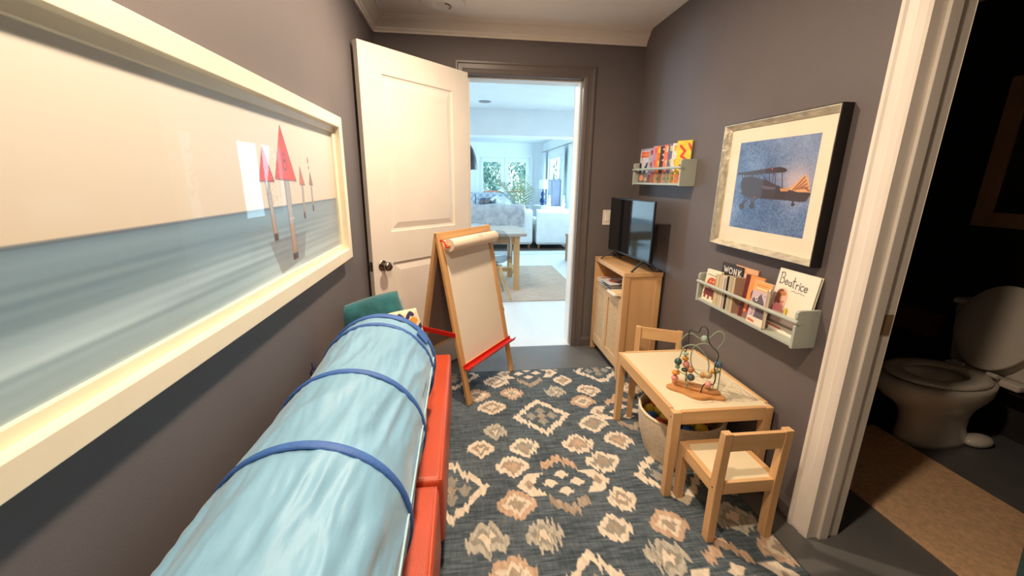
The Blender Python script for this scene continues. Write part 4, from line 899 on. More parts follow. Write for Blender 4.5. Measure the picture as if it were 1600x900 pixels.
W1 = [[1.014, 1.6139, 0.4565], [1.0158, 1.6158, 0.499], [1.0079, 1.6255, 0.5215], [0.9943, 1.6399, 0.5258], [0.981, 1.6541, 0.5466], [0.9832, 1.6556, 0.5782], [0.9899, 1.6536, 0.6003], [1.0, 1.6487, 0.6446], [1.021, 1.635, 0.6627], [1.0434, 1.6202, 0.6628], [1.0677, 1.6038, 0.6403], [1.0875, 1.5911, 0.6088], [1.0957, 1.5878, 0.5733], [1.0951, 1.5916, 0.5397], [1.0806, 1.6067, 0.5221], [1.06, 1.6267, 0.5293], [1.0438, 1.6433, 0.5652], [1.0409, 1.6489, 0.6111], [1.0495, 1.6453, 0.6494], [1.0736, 1.6291, 0.6695], [1.0956, 1.6146, 0.671], [1.1228, 1.5959, 0.652], [1.1371, 1.5876, 0.6239], [1.1475, 1.5825, 0.584], [1.1519, 1.5823, 0.5204], [1.150, 1.580, 0.4484]]
W2 = [[1.0475, 1.6769, 0.4548], [1.0444, 1.6793, 0.5318], [1.033, 1.6886, 0.5993], [1.0217, 1.6978, 0.623], [1.0162, 1.7022, 0.643], [1.018, 1.7008, 0.6651], [1.032, 1.6894, 0.6932], [1.0494, 1.6753, 0.7007], [1.0645, 1.663, 0.6918], [1.0812, 1.6494, 0.6835], [1.0933, 1.6397, 0.6859], [1.1093, 1.6266, 0.6994], [1.1238, 1.6149, 0.7266], [1.1397, 1.602, 0.7361], [1.153, 1.5912, 0.7195], [1.1511, 1.5927, 0.6884], [1.1394, 1.6022, 0.6538], [1.1396, 1.6021, 0.6174], [1.1438, 1.5987, 0.5924], [1.1440, 1.598, 0.52], [1.138, 1.603, 0.450]]
W3 = [[1.071, 1.5841, 0.4459], [1.075, 1.5797, 0.4848], [1.0877, 1.5704, 0.5003], [1.1069, 1.5597, 0.4997], [1.115, 1.5579, 0.524], [1.1097, 1.5672, 0.5825], [1.1171, 1.5661, 0.6138], [1.1175, 1.5707, 0.6477], [1.0929, 1.5955, 0.679], [1.0835, 1.6081, 0.7101], [1.0854, 1.6115, 0.7292], [1.0785, 1.622, 0.7509], [1.0669, 1.6362, 0.7486], [1.0614, 1.6456, 0.7169], [1.049, 1.6606, 0.7194], [1.0366, 1.6755, 0.7194], [1.0368, 1.6803, 0.678], [1.0403, 1.6824, 0.6396], [1.0366, 1.6902, 0.5984], [1.0442, 1.689, 0.5548], [1.050, 1.680, 0.4964], [1.050, 1.672, 0.4500]]
SG = mat('sage_wire', (150, 172, 150), 0.4, var=0.02); DGW = mat('dark_green_wire', (52, 62, 54), 0.4, var=0.02)
for w_, m_, nm in ((W1, SG, 'sage_wire'), (W2, SG, 'sage_wire'), (W3, DGW, 'dark_wire')):
    MB().tube(smooth_pts([Vector(p)-o3 for p in w_], 5), 0.0026, 8).build(nm, m_, bm_, smooth=True)
beads = [((1.0177, 1.6559, 0.61), .013, .5, (160, 186, 164)), ((1.019, 1.6549, 0.5875), .015, .75, (222, 160, 60)), ((1.0236, 1.6512, 0.5597), .016, 1, (240, 160, 150)), ((1.0408, 1.6372, 0.5382), .016, 1, (206, 146, 92)),
    ((0.9911, 1.665, 0.5685), .017, 1, (64, 96, 100)), ((1.016, 1.645, 0.5347), .015, .6, (60, 76, 66)), ((0.990, 1.664, 0.543), .012, .8, (150, 180, 160)), ((0.9872, 1.6683, 0.5108), .018, .55, (232, 150, 50)), ((0.9848, 1.6668, 0.4836), .016, 1, (238, 158, 148)),
    ((1.0448, 1.6339, 0.5003), .0168, 1, (86, 104, 118)), ((1.0900, 1.6400, 0.6883), .0152, 1, (188, 212, 196)), ((1.1420, 1.5908, 0.5819), .0178, 1, (96, 124, 144)), ((1.1112, 1.5740, 0.5579), .012, 1, (222, 160, 60)),
    ((1.098, 1.5890, 0.5313), .018, .9, (206, 180, 130)), ((1.083, 1.6043, 0.5234), .013, 1, (200, 150, 96)), ((1.0949, 1.5733, 0.4933), .0152, .9, (240, 164, 156)), ((1.1355, 1.5830, 0.5515), .012, .7, (120, 150, 124))]
for (p, r, fl, c_) in beads:
    MB().sphere(Vector(p)-o3, (r, r, r*fl), 18, 12).build('bead', mat('bead_%d_%d' % (c_[0], c_[2]), c_, 0.4, var=0.04), bm_, smooth=True)

# ------------------------------------------------------------------ bathroom
PORC = mat('white_porcelain', (238, 230, 218), 0.16, var=0.01)
TYc = 1.735
to = thing('toilet', 'white toilet with raised lid in the dark bathroom', 'toilet', (2.55, TYc, 0))
def sell(cx, a, b_, z, n=40, p=2.3, back=0):
    out = []
    for i in range(n):
        t_ = 2*math.pi*i/n; c_, s_ = math.cos(t_), math.sin(t_)
        out.append((cx-2.55+a*math.copysign(abs(c_)**(2/p), c_), b_*math.copysign(abs(s_)**(2/p), s_), z))
    return out
bw = MB(); bw.rings([sell(2.59, .190, .105, 0), sell(2.59, .190, .105, .03), sell(2.58, .180, .095, .10), sell(2.575, .185, .098, .17), sell(2.56, .215, .115, .225), sell(2.53, .265, .150, .275), sell(2.515, .285, .176, .32), sell(2.51, .290, .184, .36), sell(2.51, .288, .183, .388),
    sell(2.50, .255, .155, .392), sell(2.50, .200, .118, .385), sell(2.50, .180, .105, .33), sell(2.51, .12, .07, .26), sell(2.52, .05, .04, .235)])
bw.sphere((0.235, -0.085, 0.03), (0.085, 0.05, 0.035)); bw.sphere((0.235, 0.085, 0.03), (0.085, 0.05, 0.035))
bw.build('bowl', PORC, to, smooth=True)
st = MB(); n = 48
def ringz(cx, a, b_, z): return sell(cx, a, b_, z, n, 2.15)
st.rings([ringz(2.513, .150, .108, .400), ringz(2.513, .152, .110, .412), ringz(2.513, .175, .128, .418), ringz(2.513, .235, .172, .417), ringz(2.513, .245, .182, .410), ringz(2.513, .245, .182, .400), ringz(2.513, .150, .108, .400)], False, False)
st.build('seat', PORC, to, smooth=True, auto=60)
ld = MB(); lr = []
for (s_, d_) in ((.97, 0.0), (1.0, 0.006), (1.0, 0.014), (.96, 0.020), (.6, .023)):
    rr = []
    for i in range(48):
        t_ = 2*math.pi*i/48; hh = 0.232+0.232*s_*math.cos(t_); yy = 0.186*s_*math.sin(t_)*(1-0.10*max(0, -math.cos(t_)))
        R = Matrix.Rotation(math.radians(11), 3, 'Y'); v_ = R @ Vector((d_, yy, hh)); rr.append((0.205+v_.x, v_.y, 0.425+v_.z))
    lr.append(rr)
ld.rings(lr); ld.build('lid', PORC, to, smooth=True, auto=50)
for sy in (-1, 1): MB().cyl((0.205, sy*0.10, 0.418), (0.205, sy*0.055, 0.418), 0.012, n=12).build('hinge', PORC, to, smooth=True, auto=50)
MB().box(0.24, 0.30, -0.17, 0.17, 0.36, 0.40).build('bowl_shelf', PORC, to, True, bevel=0.012, seg=3, auto=60)
tk = MB(); tk.rings([[(0.315, -0.205, 0.385), (0.49, -0.205, 0.385), (0.49, 0.205, 0.385), (0.315, 0.205, 0.385)], [(0.295, -0.235, 0.72), (0.49, -0.235, 0.72), (0.49, 0.235, 0.72), (0.295, 0.235, 0.72)]])
tank = tk.build('tank', PORC, to, True, bevel=0.015, seg=3, auto=60)
MB().box(0.285, 0.495, -0.245, 0.245, 0.722, 0.755).build('tank_lid', PORC, to, True, bevel=0.008, seg=3, auto=60)
MB().bar((0.288, 0.19, 0.675), (0.288, 0.14, 0.668), 0.010, 0.014).cyl((0.302, 0.19, 0.675), (0.284, 0.19, 0.675), 0.012, n=12).build('flush_lever', STEEL, to)
MATF = mat('tan_mat', (242, 198, 154), 0.95, var=0.12, vscale=50, bump=0.6, bscale=180)
t_ = MB().box(1.775, 2.392, 0.50, 1.87, 0.0005, 0.012).build('bath_mat', MATF, None, bevel=0.004)
# set the mat clear of the toilet foot
t_.location = (0, 0, 0); tag(t_, 'long tan bath mat lying on the dark bathroom floor', 'bath mat')
pf_ = thing('bathroom_picture', 'dim wide framed picture hanging on the dark bathroom wall above the toilet', 'picture', (3.05, 1.72, 1.56))
def yz_frame(mb, hy_, hz_, steps):
    return mb.rings([[(x, -hy_+i_, -hz_+i_), (x, hy_-i_, -hz_+i_), (x, hy_-i_, hz_-i_), (x, -hy_+i_, hz_-i_)] for i_, x in steps], False, False)
yz_frame(MB(), 0.415, 0.405, [(0, -0.001), (0, -0.03), (0.08, -0.025), (0.08, -0.010)]).build('frame', mat('brown_frame', (206, 166, 130), 0.5, var=0.06), pf_)
cvb = cover(0.67, 0.65, (60, 66, 54), [('ell', .33, .33, .2, .22, (84, 84, 66)), ('rect', 0, .5, .67, .65, (52, 50, 44))], res=0.02, nz=14)
canvas_mesh('print', cvb, (-0.010, 0.335, 0.325), (0, -1, 0), (0, 0, -1), 0.003, PRINT, pf_)
sh = thing('wall_box_shelf', 'dim brown wooden shelf on the bathroom wall left of the toilet tank', 'shelf', (3.05, 2.32, 0.44))
WAL = wood('walnut', (150, 108, 72), (126, 86, 54), 'y', 0.5, 12)
MB().box(-0.11, -0.001, -0.18, 0.18, 0, 0.016).box(-0.11, -0.001, -0.18, 0.18, 0.13, 0.146).box(-0.11, -0.001, -0.18, -0.164, 0.016, 0.13).box(-0.11, -0.001, 0.164, 0.18, 0.016, 0.13).build('box_frame', WAL, sh, bevel=0.002)
MB().box(-0.108, -0.095, -0.163, 0.163, 0.017, 0.129).build('front_board', WAL, sh)
bin_ = MB().lathe([(0.07, 0), (0.085, 0.24), (0.088, 0.245), (0.082, 0.24), (0.067, 0.008)], n=28, capt=True).build('waste_bin', mat('teal_blue_plastic', (58, 128, 150), 0.5), None, smooth=True, auto=40)
bin_.location = (1.99, 0.88, 0.0125)
tag(bin_, 'blue bin just peeking in at the bottom right corner of the photo', 'bin')

# ================================================================== the living room beyond the doorway
YF = 12.5
def wall_y(x, y, lo, hi, opens, th=0.12):
    """wall in the plane x (thickness to +x when th>0), openings (y0,y1,z0,z1)"""
    m = MB(); cur = lo; a, b_ = min(x, x+th), max(x, x+th)
    for (p, q_, z0, z1) in opens:
        m.box(a, b_, cur, p, 0, ZC); m.box(a, b_, p, q_, 0, z0); m.box(a, b_, p, q_, z1, ZC); cur = q_
    m.box(a, b_, cur, hi, 0, ZC); return m
struct('wall_living_room_right', wall_y(2.40, 0, YB+0.12, YF, [(4.4, 6.4, 0.7, 2.02), (7.3, 9.1, 0.62, 2.02), (9.85, 11.65, 0.62, 2.02)]), LWHITE)
struct('wall_living_room_left', wall_y(-4.0, 0, YB+0.12, YF, [(4.5, 7.5, 0.5, 2.1), (8.0, 11.5, 0.3, 2.1)], -0.12), LWHITE)
struct('wall_living_room_near', MB().box(-4.0, XL-0.1, YB, YB+0.12, 0, ZC).box(XR, 2.4, YB+0.001, YB+0.12, 0, ZC), LWHITE)
DX0, DX1, DZ1 = 0.52, 2.0, 2.02
struct('wall_far', MB().box(-4.0, DX0, YF, YF+0.12, 0, ZC).box(DX1, 2.4, YF, YF+0.12, 0, ZC).box(DX0, DX1, YF, YF+0.12, DZ1, ZC), LWHITE)
struct('ceiling_living_room', MB().box(-4.1, 2.5, YB+0.12, YF+0.1, ZC, ZC+0.08), LWHITE)
struct('trim_7', MB().box(-4.0, 2.40, 6.67, 7.05, 2.045, ZC), LWHITE)          # dropped beam
def casing_far(mb, x0, x1, z1, y, w_=0.10, t_=0.025):
    return mb.box(x0-w_, x0, y-t_, y, 0, z1+w_).box(x1, x1+w_, y-t_, y, 0, z1+w_).box(x0, x1, y-t_, y, z1, z1+w_)
struct('trim_8', casing_far(MB(), DX0, DX1, DZ1, YF), LWHITE)
for k, (a, b_) in enumerate(((DX0, (DX0+DX1)/2), ((DX0+DX1)/2, DX1))):
    m = MB(); s_ = 0.11
    m.box(a+0.005, a+s_, YF+0.02, YF+0.07, 0, DZ1-0.005).box(b_-s_, b_-0.005, YF+0.02, YF+0.07, 0, DZ1-0.005).box(a+s_, b_-s_, YF+0.02, YF+0.07, DZ1-0.13, DZ1-0.005).box(a+s_, b_-s_, YF+0.02, YF+0.07, 0, 0.30)
    d_ = struct('door_%d' % (k+2), m, LWHITE, bevel=0.004)
    MB().box(a+s_, b_-s_, YF+0.043, YF+0.047, 0.30, DZ1-0.13).build('pane', PANE, d_)
    hxx = b_-0.05 if k == 0 else a+0.05
    MB().cyl((hxx, YF+0.02, 1.02), (hxx, YF-0.03, 1.02), 0.014, n=10).cyl((hxx, YF-0.03, 1.02), (hxx+(-.09 if k == 0 else .09), YF-0.03, 1.02), 0.009, n=10).build('door_handle', STEEL, d_)
def window_y(nm, x, p, q_, z0, z1, inner=-1):
    m = MB(); f = 0.07; a, b_ = (x+0.03, x+0.09) if inner < 0 else (x-0.09, x-0.03)
    m.box(a, b_, p, p+f, z0, z1).box(a, b_, q_-f, q_, z0, z1).box(a, b_, p+f, q_-f, z0, z0+f).box(a, b_, p+f, q_-f, z1-f, z1)
    mid = (p+q_)/2; m.box(a, b_, mid-0.035, mid+0.035, z0+f, z1-f)
    c_ = (x-0.022, x) if inner < 0 else (x, x+0.022)
    m.box(*c_, p-0.09, p, z0-0.09, z1+0.09).box(*c_, q_, q_+0.09, z0-0.09, z1+0.09).box(*c_, p, q_, z1, z1+0.09).box(*c_, p, q_, z0-0.09, z0)
    w_ = struct(nm, m, LWHITE); MB().box((a+b_)/2-0.002, (a+b_)/2+0.002, p+f, q_-f, z0+f, z1-f).build('pane', PANE, w_)
window_y('window_1', 2.40, 4.4, 6.4, 0.7, 2.02); window_y('window_2', 2.40, 7.3, 9.1, 0.62, 2.02); window_y('window_3', 2.40, 9.85, 11.65, 0.62, 2.02)
window_y('added_window_4', -4.0, 4.5, 7.5, 0.5, 2.1, 1); window_y('added_window_5', -4.0, 8.0, 11.5, 0.3, 2.1, 1)  # unseen left openings, added to let the left fill lamp into the room
struct('baseboard_far', MB().box(-4.0, DX0-0.1, YF-0.015, YF, 0, 0.12).box(DX1+0.1, 2.4, YF-0.015, YF, 0, 0.12), LWHITE)
# curtains beside the right hand windows
CUR = mat('white_curtain', (232, 238, 244), 0.8, var=0.03)
for (ya, lab) in ((9.52, 'white curtain panel between the two visible right-hand living room windows'), (11.72, 'white curtain panel in the far right corner of the living room')):
    n = 60; pts = [(2.30+0.028*math.sin(i*0.9), ya+0.30*i/n) for i in range(n+1)]
    pts2 = [(x+0.006, y) for x, y in pts[::-1]]
    m = MB()
    for i in range(n):
        m.add([(pts[i][0], pts[i][1], 0.03), (pts[i+1][0], pts[i+1][1], 0.03), (pts[i+1][0], pts[i+1][1], 2.14), (pts[i][0], pts[i][1], 2.14)], [(0, 1, 2, 3)])
    o = m.build('curtain', CUR, None, smooth=True); so = o.modifiers.new('thickness', 'SOLIDIFY'); so.thickness = 0.006
    tag(o, lab, 'curtain', 'white living room curtains')
rodm = MB().cyl((2.30, 7.1, 2.16), (2.30, 12.2, 2.16), 0.012, n=12); o = rodm.build('curtain_rod', STEEL, None, smooth=True, auto=50); tag(o, 'thin curtain rod above the right-hand living room windows', 'curtain rod')

# recessed lights in the ceiling beyond
for (x, y, lab) in ((0.335, 6.15, 'round recessed light in the living room ceiling in front of the beam'), (1.65, 11.0, 'small round recessed light in the ceiling beyond the beam')):
    t = thing('recessed_light', lab, 'ceiling light', (x, y, ZC), 0, 'recessed lights in the living room ceiling')
    MB().lathe([(0.062, -0.001), (0.064, -0.006), (0.085, -0.004), (0.088, 0.0)], n=28, capb=False, capt=False).build('trim_ring', STEEL, t, smooth=True)
    MB().lathe([(0.0, -0.001), (0.062, -0.001)], n=28, capb=False, capt=False).build('lens', mat('grey_lens', (150, 156, 162), 0.4), t)
# pendant with a black dome
t = thing('pendant_lamp', 'black dome pendant lamp hanging half hidden behind the open door', 'pendant lamp', (-0.02, 6.1, 1.52))
MB().lathe([(0.245, 0.0), (0.240, 0.06), (0.225, 0.16), (0.19, 0.27), (0.13, 0.36), (0.06, 0.41), (0.03, 0.42), (0.03, 0.412), (0.06, 0.40), (0.125, 0.35), (0.185, 0.262), (0.218, 0.16), (0.236, 0.0)], n=40, capb=False, capt=False).build('dome_shade', BLACKP, t, smooth=True, auto=50)
MB().cyl((0, 0, 0.41), (0, 0, ZC-1.53), 0.006, n=8).build('cord', BLACKP, t); MB().lathe([(0.05, ZC-1.545), (0.05, ZC-1.521)], n=20).build('canopy', BLACKP, t)

# jute rug, living room rug
JUTE = mat('jute', (206, 186, 168), 0.95, rgb2=(178, 158, 142), vscale=22, stretch=(0.4, 3, 1), bump=0.6, bscale=90)
o = MB().box(-1.6, 1.47, 4.58, 6.62, 0.0005, 0.010).build('jute_rug', JUTE, None, bevel=0.003); tag(o, 'tan woven jute rug beneath the wooden dining table', 'rug')
t = thing('living_room_rug', 'dark brown rug with a pale border under the white armchair', 'rug', (0.3, 9.7, 0))
MB().box(-3.2, 2.0, -1.98, 1.9, 0.0005, 0.008).build('border', mat('pale_rug_border', (206, 208, 206), 0.95, var=0.08, vscale=30), t)
MB().box(-3.0, 1.85, -1.62, 1.6, 0.0085, 0.012).build('field', mat('dark_rug_field', (84, 68, 62), 0.95, var=0.1, vscale=30), t)

# dining table
TW = wood('table_oak', (214, 174, 124), (196, 152, 104), 'z', 0.5, 12); TWX = wood('table_oak', (214, 174, 124), (196, 152, 104), 'x', 0.5, 12)
t = thing('dining_table', 'light wooden dining table with square legs seen through the doorway', 'table', (-0.10, 5.46, 0.0102))
MB().box(-0.88, 0.885, -0.47, 0.47, 0.700, 0.735).build('table_top', mat('grey_wood_top', (176, 168, 158), 0.35, var=0.06, stretch=(0.1, 1, 1)), t, bevel=0.003)
for sx in (-1, 1):
    for sy in (-1, 1): MB().box(sx*0.77-0.036, sx*0.77+0.036, sy*0.37-0.036, sy*0.37+0.036, 0, 0.70).build('leg', TW, t, bevel=0.003)
    MB().box(sx*0.77-0.018, sx*0.77+0.018, -0.334, 0.334, 0.60, 0.699).build('apron', TWX, t); MB().box(sx*0.77-0.02, sx*0.77+0.02, -0.334, 0.334, 0.16, 0.22).build('side_stretcher', TWX, t)
MB().box(-0.734, 0.734, -0.385, -0.355, 0.60, 0.699).build('apron', TWX, t); MB().box(-0.734, 0.734, 0.355, 0.385, 0.60, 0.699).build('apron', TWX, t)
MB().box(-0.75, 0.75, -0.025, 0.025, 0.165, 0.215).build('long_stretcher', TWX, t)

# smoked shell chair with wooden legs
t = thing('shell_chair', 'smoky transparent shell chair with wooden legs at the dining table', 'chair', (0.30, 4.78, 0.0150), math.radians(8))
m = MB(); nu, nv = 22, 20; vs = []
for j in range(nv+1):
    s_ = j/nv
    if s_ < 0.5: k = s_/0.5; y_, z_ = 0.22-0.40*k, 0.44-0.018*math.sin(k*math.pi)-0.01*k; wd = 0.225+0.01*math.sin(k*3.1)
    else: k = (s_-0.5)/0.5; y_, z_ = -0.18-0.09*math.sin(k*1.2), 0.43+0.40*k**1.25; wd = 0.23*(1-0.18*k**3)
    for i in range(nu+1):
        u_ = -1+2*i/nu; lift = 0.075*abs(u_)**3*(1-abs(2*s_-0.95)**3); cr = max(0, (s_-0.85)/0.15)
        vs.append((wd*u_, y_+(0.05*abs(u_)**2.5 if s_ > 0.5 else 0), z_+lift-0.06*cr*abs(u_)**4))
m.add(vs, [(j*(nu+1)+i, j*(nu+1)+i+1, (j+1)*(nu+1)+i+1, (j+1)*(nu+1)+i) for j in range(nv) for i in range(nu)])
o = m.build('shell_seat', SMOKE, t, smooth=True); so = o.modifiers.new('t', 'SOLIDIFY'); so.thickness = 0.005
for sx in (-1, 1):
    for sy in (-1, 1): MB().cyl((sx*0.225, sy*0.21-0.01, 0), (sx*0.10, sy*0.10-0.01, 0.405), 0.011, 0.017, 12).build('leg', TW, t, smooth=True, auto=50)
MB().bar((-0.13, -0.11, 0.40), (0.13, 0.09, 0.40), 0.02, 0.012).bar((-0.13, 0.09, 0.40), (0.13, -0.11, 0.40), 0.02, 0.012).build('seat_brace', BLACKP, t)

# sofa seen from behind
SOF = mat('white_slipcover', (228, 230, 230), 0.85, var=0.03, vscale=6, bump=0.1, bscale=30)
TURNW = wood('dark_leg', (150, 112, 78), (120, 86, 58), 'z')
def sofa(name, label, cat, x0, x1, yb, depth, hb, loc_rz=0, seats=2, armw=0.12, legs=TURNW, mt=SOF, recline=0.10):
    t = thing(name, label, cat, ((x0+x1)/2, yb+depth/2, 0.0125), loc_rz); hw = (x1-x0)/2; hd = depth/2
    MB().box(-hw+0.01, hw-0.01, -hd+0.02, hd, 0.09, 0.36).build('base', mt, t, True, bevel=0.02, seg=3, auto=60)
    MB().rings([[(-hw, -hd, 0.12), (hw, -hd, 0.12), (hw, -hd+0.16, 0.12), (-hw, -hd+0.16, 0.12)], [(-hw, -hd+0.01, hb-0.06), (hw, -hd+0.01, hb-0.06), (hw, -hd+0.16, hb-0.06), (-hw, -hd+0.16, hb-0.06)], [(-hw+0.01, -hd+0.03+recline*0.5, hb), (hw-0.01, -hd+0.03+recline*0.5, hb), (hw-0.01, -hd+0.15+recline*.5, hb), (-hw+0.01, -hd+0.15+recline*.5, hb)]]).build('back', mt, t, True, bevel=0.02, seg=3, auto=60)
    for sx in (-1, 1):
        MB().box(min(sx*hw, sx*(hw-armw)), max(sx*hw, sx*(hw-armw)), -hd+0.16, hd, 0.12, 0.60).build('arm', mt, t, True, bevel=0.025, seg=3, auto=60)
        for sy in (-1, 1): MB().cyl((sx*(hw-0.06), sy*(hd-0.08), 0), (sx*(hw-0.06), sy*(hd-0.08), 0.12), 0.022, 0.032, 10).build('leg', legs, t, smooth=True, auto=50)
    iw = (2*hw-2*armw)/seats
    for k in range(seats):
        a = -hw+armw+k*iw
        MB().box(a+0.004, a+iw-0.004, -hd+0.20, hd+0.01, 0.362, 0.50).build('seat_cushion', mt, t, True, bevel=0.035, seg=3, auto=60)
        MB().box(a+0.004, a+iw-0.004, -hd+0.165, -hd+0.32, 0.502, hb+0.05).build('back_cushion', mt, t, True, bevel=0.045, seg=3, auto=60)
    return t
sofa('sofa', 'white slipcovered sofa seen from behind with a beige throw over its back', 'sofa', -0.55, 1.42, 8.30, 0.92, 0.80)
t = sofa('armchair', 'white slipcovered armchair beside the sofa, its back to the doorway', 'armchair', 1.50, 2.20, 8.25, 0.80, 0.80, seats=1, armw=0.10, recline=0.22)
# beige throw over the sofa back: one draped sheet
m = MB(); nu, nv = 60, 26; vs = []
pf_ = [(8.262, 0.50), (8.258, 0.60), (8.262, 0.70), (8.275, 0.79), (8.33, 0.875), (8.42, 0.895), (8.56, 0.885), (8.66, 0.86)]
pfs = smooth_pts([(0, a, b_) for a, b_ in pf_], 5)
for j, p in enumerate(pfs):
    k = j/(len(pfs)-1)
    for i in range(nu+1):
        u_ = i/nu; x = 0.16+1.08*u_
        wv = 0.014*math.sin(u_*21+k*5)+0.010*math.sin(u_*47+k*9)
        low = 0.05*math.sin(u_*5.5+0.6)+0.02*math.sin(u_*17)
        vs.append((x, p.y-abs(wv)*(1-k)*0.9, p.z + (low if k < 0.05 else low*max(0, 1-k*3)) + 0.010*math.sin(u_*13+2)*(1 if k > .4 else 0)))
m.add(vs, [(j*(nu+1)+i, j*(nu+1)+i+1, (j+1)*(nu+1)+i+1, (j+1)*(nu+1)+i) for j in range(len(pfs)-1) for i in range(nu)])
o = m.build('throw_blanket', mat('beige_throw', (190, 184, 182), 0.95, rgb2=(160, 156, 160), vscale=9, bump=0.5, bscale=60), None, smooth=True)
so = o.modifiers.new('t', 'SOLIDIFY'); so.thickness = 0.012; so.offset = 1; tag(o, 'beige throw blanket draped over the back of the white sofa', 'blanket')
# plaid sofa by the french doors, facing the room
PLM = bpy.data.materials.new('plaid_fabric'); PLM.use_nodes = True; nt = PLM.node_tree; b_ = nt.nodes['Principled BSDF']; b_.inputs['Roughness'].default_value = 0.9
tc = nt.nodes.new('ShaderNodeTexCoord'); ck = nt.nodes.new('ShaderNodeTexChecker'); ck.inputs['Scale'].default_value = 11; ck.inputs['Color1'].default_value = (*lin((214, 220, 226)), 1); ck.inputs['Color2'].default_value = (*lin((170, 186, 206)), 1)
nt.links.new(tc.outputs['Object'], ck.inputs[0]); nt.links.new(ck.outputs[0], b_.inputs['Base Color'])
sofa('plaid_sofa', 'pale blue plaid sofa standing below the french doors', 'sofa', -0.75, 1.50, 11.05, 0.90, 0.98, math.pi, mt=PLM)
for (x, y, c_, lab, s_, rz) in ((1.18, 10.50, (228, 232, 236), 'large pale cushion right of the navy blue one on the far sofa', 0.42, 0.3), (0.72, 10.50, (58, 88, 130), 'navy blue cushion beside the flowers on the far sofa', 0.38, 0.1)):
    t = thing('sofa_cushion', lab, 'cushion', (x-0.05, 11.42, 0.53), rz); o = cushion_mesh(s_, s_, 0.13).build('cover', mat('cush_%d' % c_[0], c_, 0.85), t, smooth=True); o.location = (0, 0, s_*0.5); o.rotation_euler = (math.radians(-14), 0, 0)
# ottoman table with flowers between the sofas
t = thing('coffee_table', 'low white coffee table between the two living room sofas', 'table', (0.62, 9.75, 0.0125))
MB().box(-0.40, 0.40, -0.24, 0.24, 0.42, 0.46).build('table_top', LWHITE, t, bevel=0.006)
for sx in (-1, 1):
    for sy in (-1, 1): MB().box(sx*0.35-0.025, sx*0.35+0.025, sy*0.19-0.025, sy*0.19+0.025, 0, 0.42).build('leg', LWHITE, t)
t = thing('flower_vase', 'blue vase of white flowers and brown foliage behind the sofa', 'vase', (0.70, 9.72, 0.473))
MB().lathe([(0.06, 0), (0.09, 0.05), (0.10, 0.12), (0.07, 0.19), (0.045, 0.22), (0.055, 0.25), (0.045, 0.25), (0.036, 0.22)], n=24, capt=False).build('vase_body', mat('blue_glaze', (44, 84, 132), 0.2), t, smooth=True)
WF = mat('white_petals', (240, 242, 244), 0.8); BF = mat('brown_foliage', (150, 126, 112), 0.8); rr = random.Random(5); stm = MB(); flw = MB(); lfm = MB()
for k in range(26):
    a = rr.uniform(0, 6.28); r = rr.uniform(0.03, 0.26); h = rr.uniform(0.34, 0.56)-r*0.35; p = Vector((r*math.cos(a)*1.3, r*math.sin(a), h))
    stm.tube([(0, 0, 0.2), (p.x*0.4, p.y*0.4, h*0.7), tuple(p)], 0.003, 5)
    if p.x > -0.05:
        for q_ in range(5): flw.sphere(p+Vector((rr.uniform(-.03, .03), rr.uniform(-.03, .03), rr.uniform(-.02, .02))), (.022, .022, .014), 8, 5)
    else:
        for q_ in range(5): e = p+Vector((rr.uniform(-.05, .05), rr.uniform(-.05, .05), rr.uniform(-.03, .04))); lfm.sphere(e, (.035, .008, .014), 8, 5, rot(rr.uniform(0, 3), rr.uniform(0, 3), rr.uniform(0, 3)))
stm.build('stems', mat('green_stem', (110, 130, 96), 0.7), t); flw.build('blossoms', WF, t, smooth=True); lfm.build('foliage', BF, t, smooth=True)
# palm
t = thing('potted_palm', 'tall potted palm with arching fronds by the french doors', 'plant', (1.56, 10.75, 0.0126))
MB().lathe([(0.13, 0), (0.16, 0.26), (0.165, 0.28), (0.15, 0.28), (0.145, 0.24), (0.0, 0.24)], n=28, capt=False).build('pot', mat('grey_pot', (150, 150, 150), 0.6), t, smooth=True, auto=40)
rr = random.Random(11); PG = mat('palm_green', (128, 150, 110), 0.6, rgb2=(176, 178, 130), vscale=4)
for k in range(13):
    az = [2.9, 1.3, 2.3, 4.4, 1.6, 5.0, 3.4, 2.0, 3.9, 2.6, 4.8, 1.9, 3.1][k]; L = rr.uniform(1.15, 1.65); sp = rr.uniform(0.22, 0.62)
    m = MB(); pts = []
    for j in range(16):
        s_ = j/15; r = sp*L*s_**1.35; z_ = 0.24+L*(s_*1.0-0.30*sp*1.7*s_**2.6); pts.append(Vector((r*math.cos(az), r*math.sin(az), z_)))
    m.tube(pts, [0.008*(1-0.8*i/15) for i in range(16)], 5)
    for j in range(5, 16):
        for sg in (-1, 1):
            p = pts[j]; tg = (pts[min(15, j+1)]-pts[j-1]).normalized(); sd = tg.cross(Vector((0, 0, 1))).normalized()*sg
            ln = 0.30*math.sin(math.pi*min(0.95, (j-4)/13+0.12)); e = p+(sd*0.75+tg*0.75).normalized()*ln-Vector((0, 0, 0.05)); mid = (p+e)/2+Vector((0, 0, 0.02)); wv = tg*0.012
            m.add([p, mid-wv, e, mid+wv, p+Vector((0, 0, -.002)), mid-wv-Vector((0, 0, .002)), e-Vector((0, 0, .002)), mid+wv-Vector((0, 0, .002))], [(0, 1, 2, 3), (7, 6, 5, 4), (0, 4, 5, 1), (1, 5, 6, 2), (2, 6, 7, 3), (3, 7, 4, 0)])
    m.build('frond', PG, t)
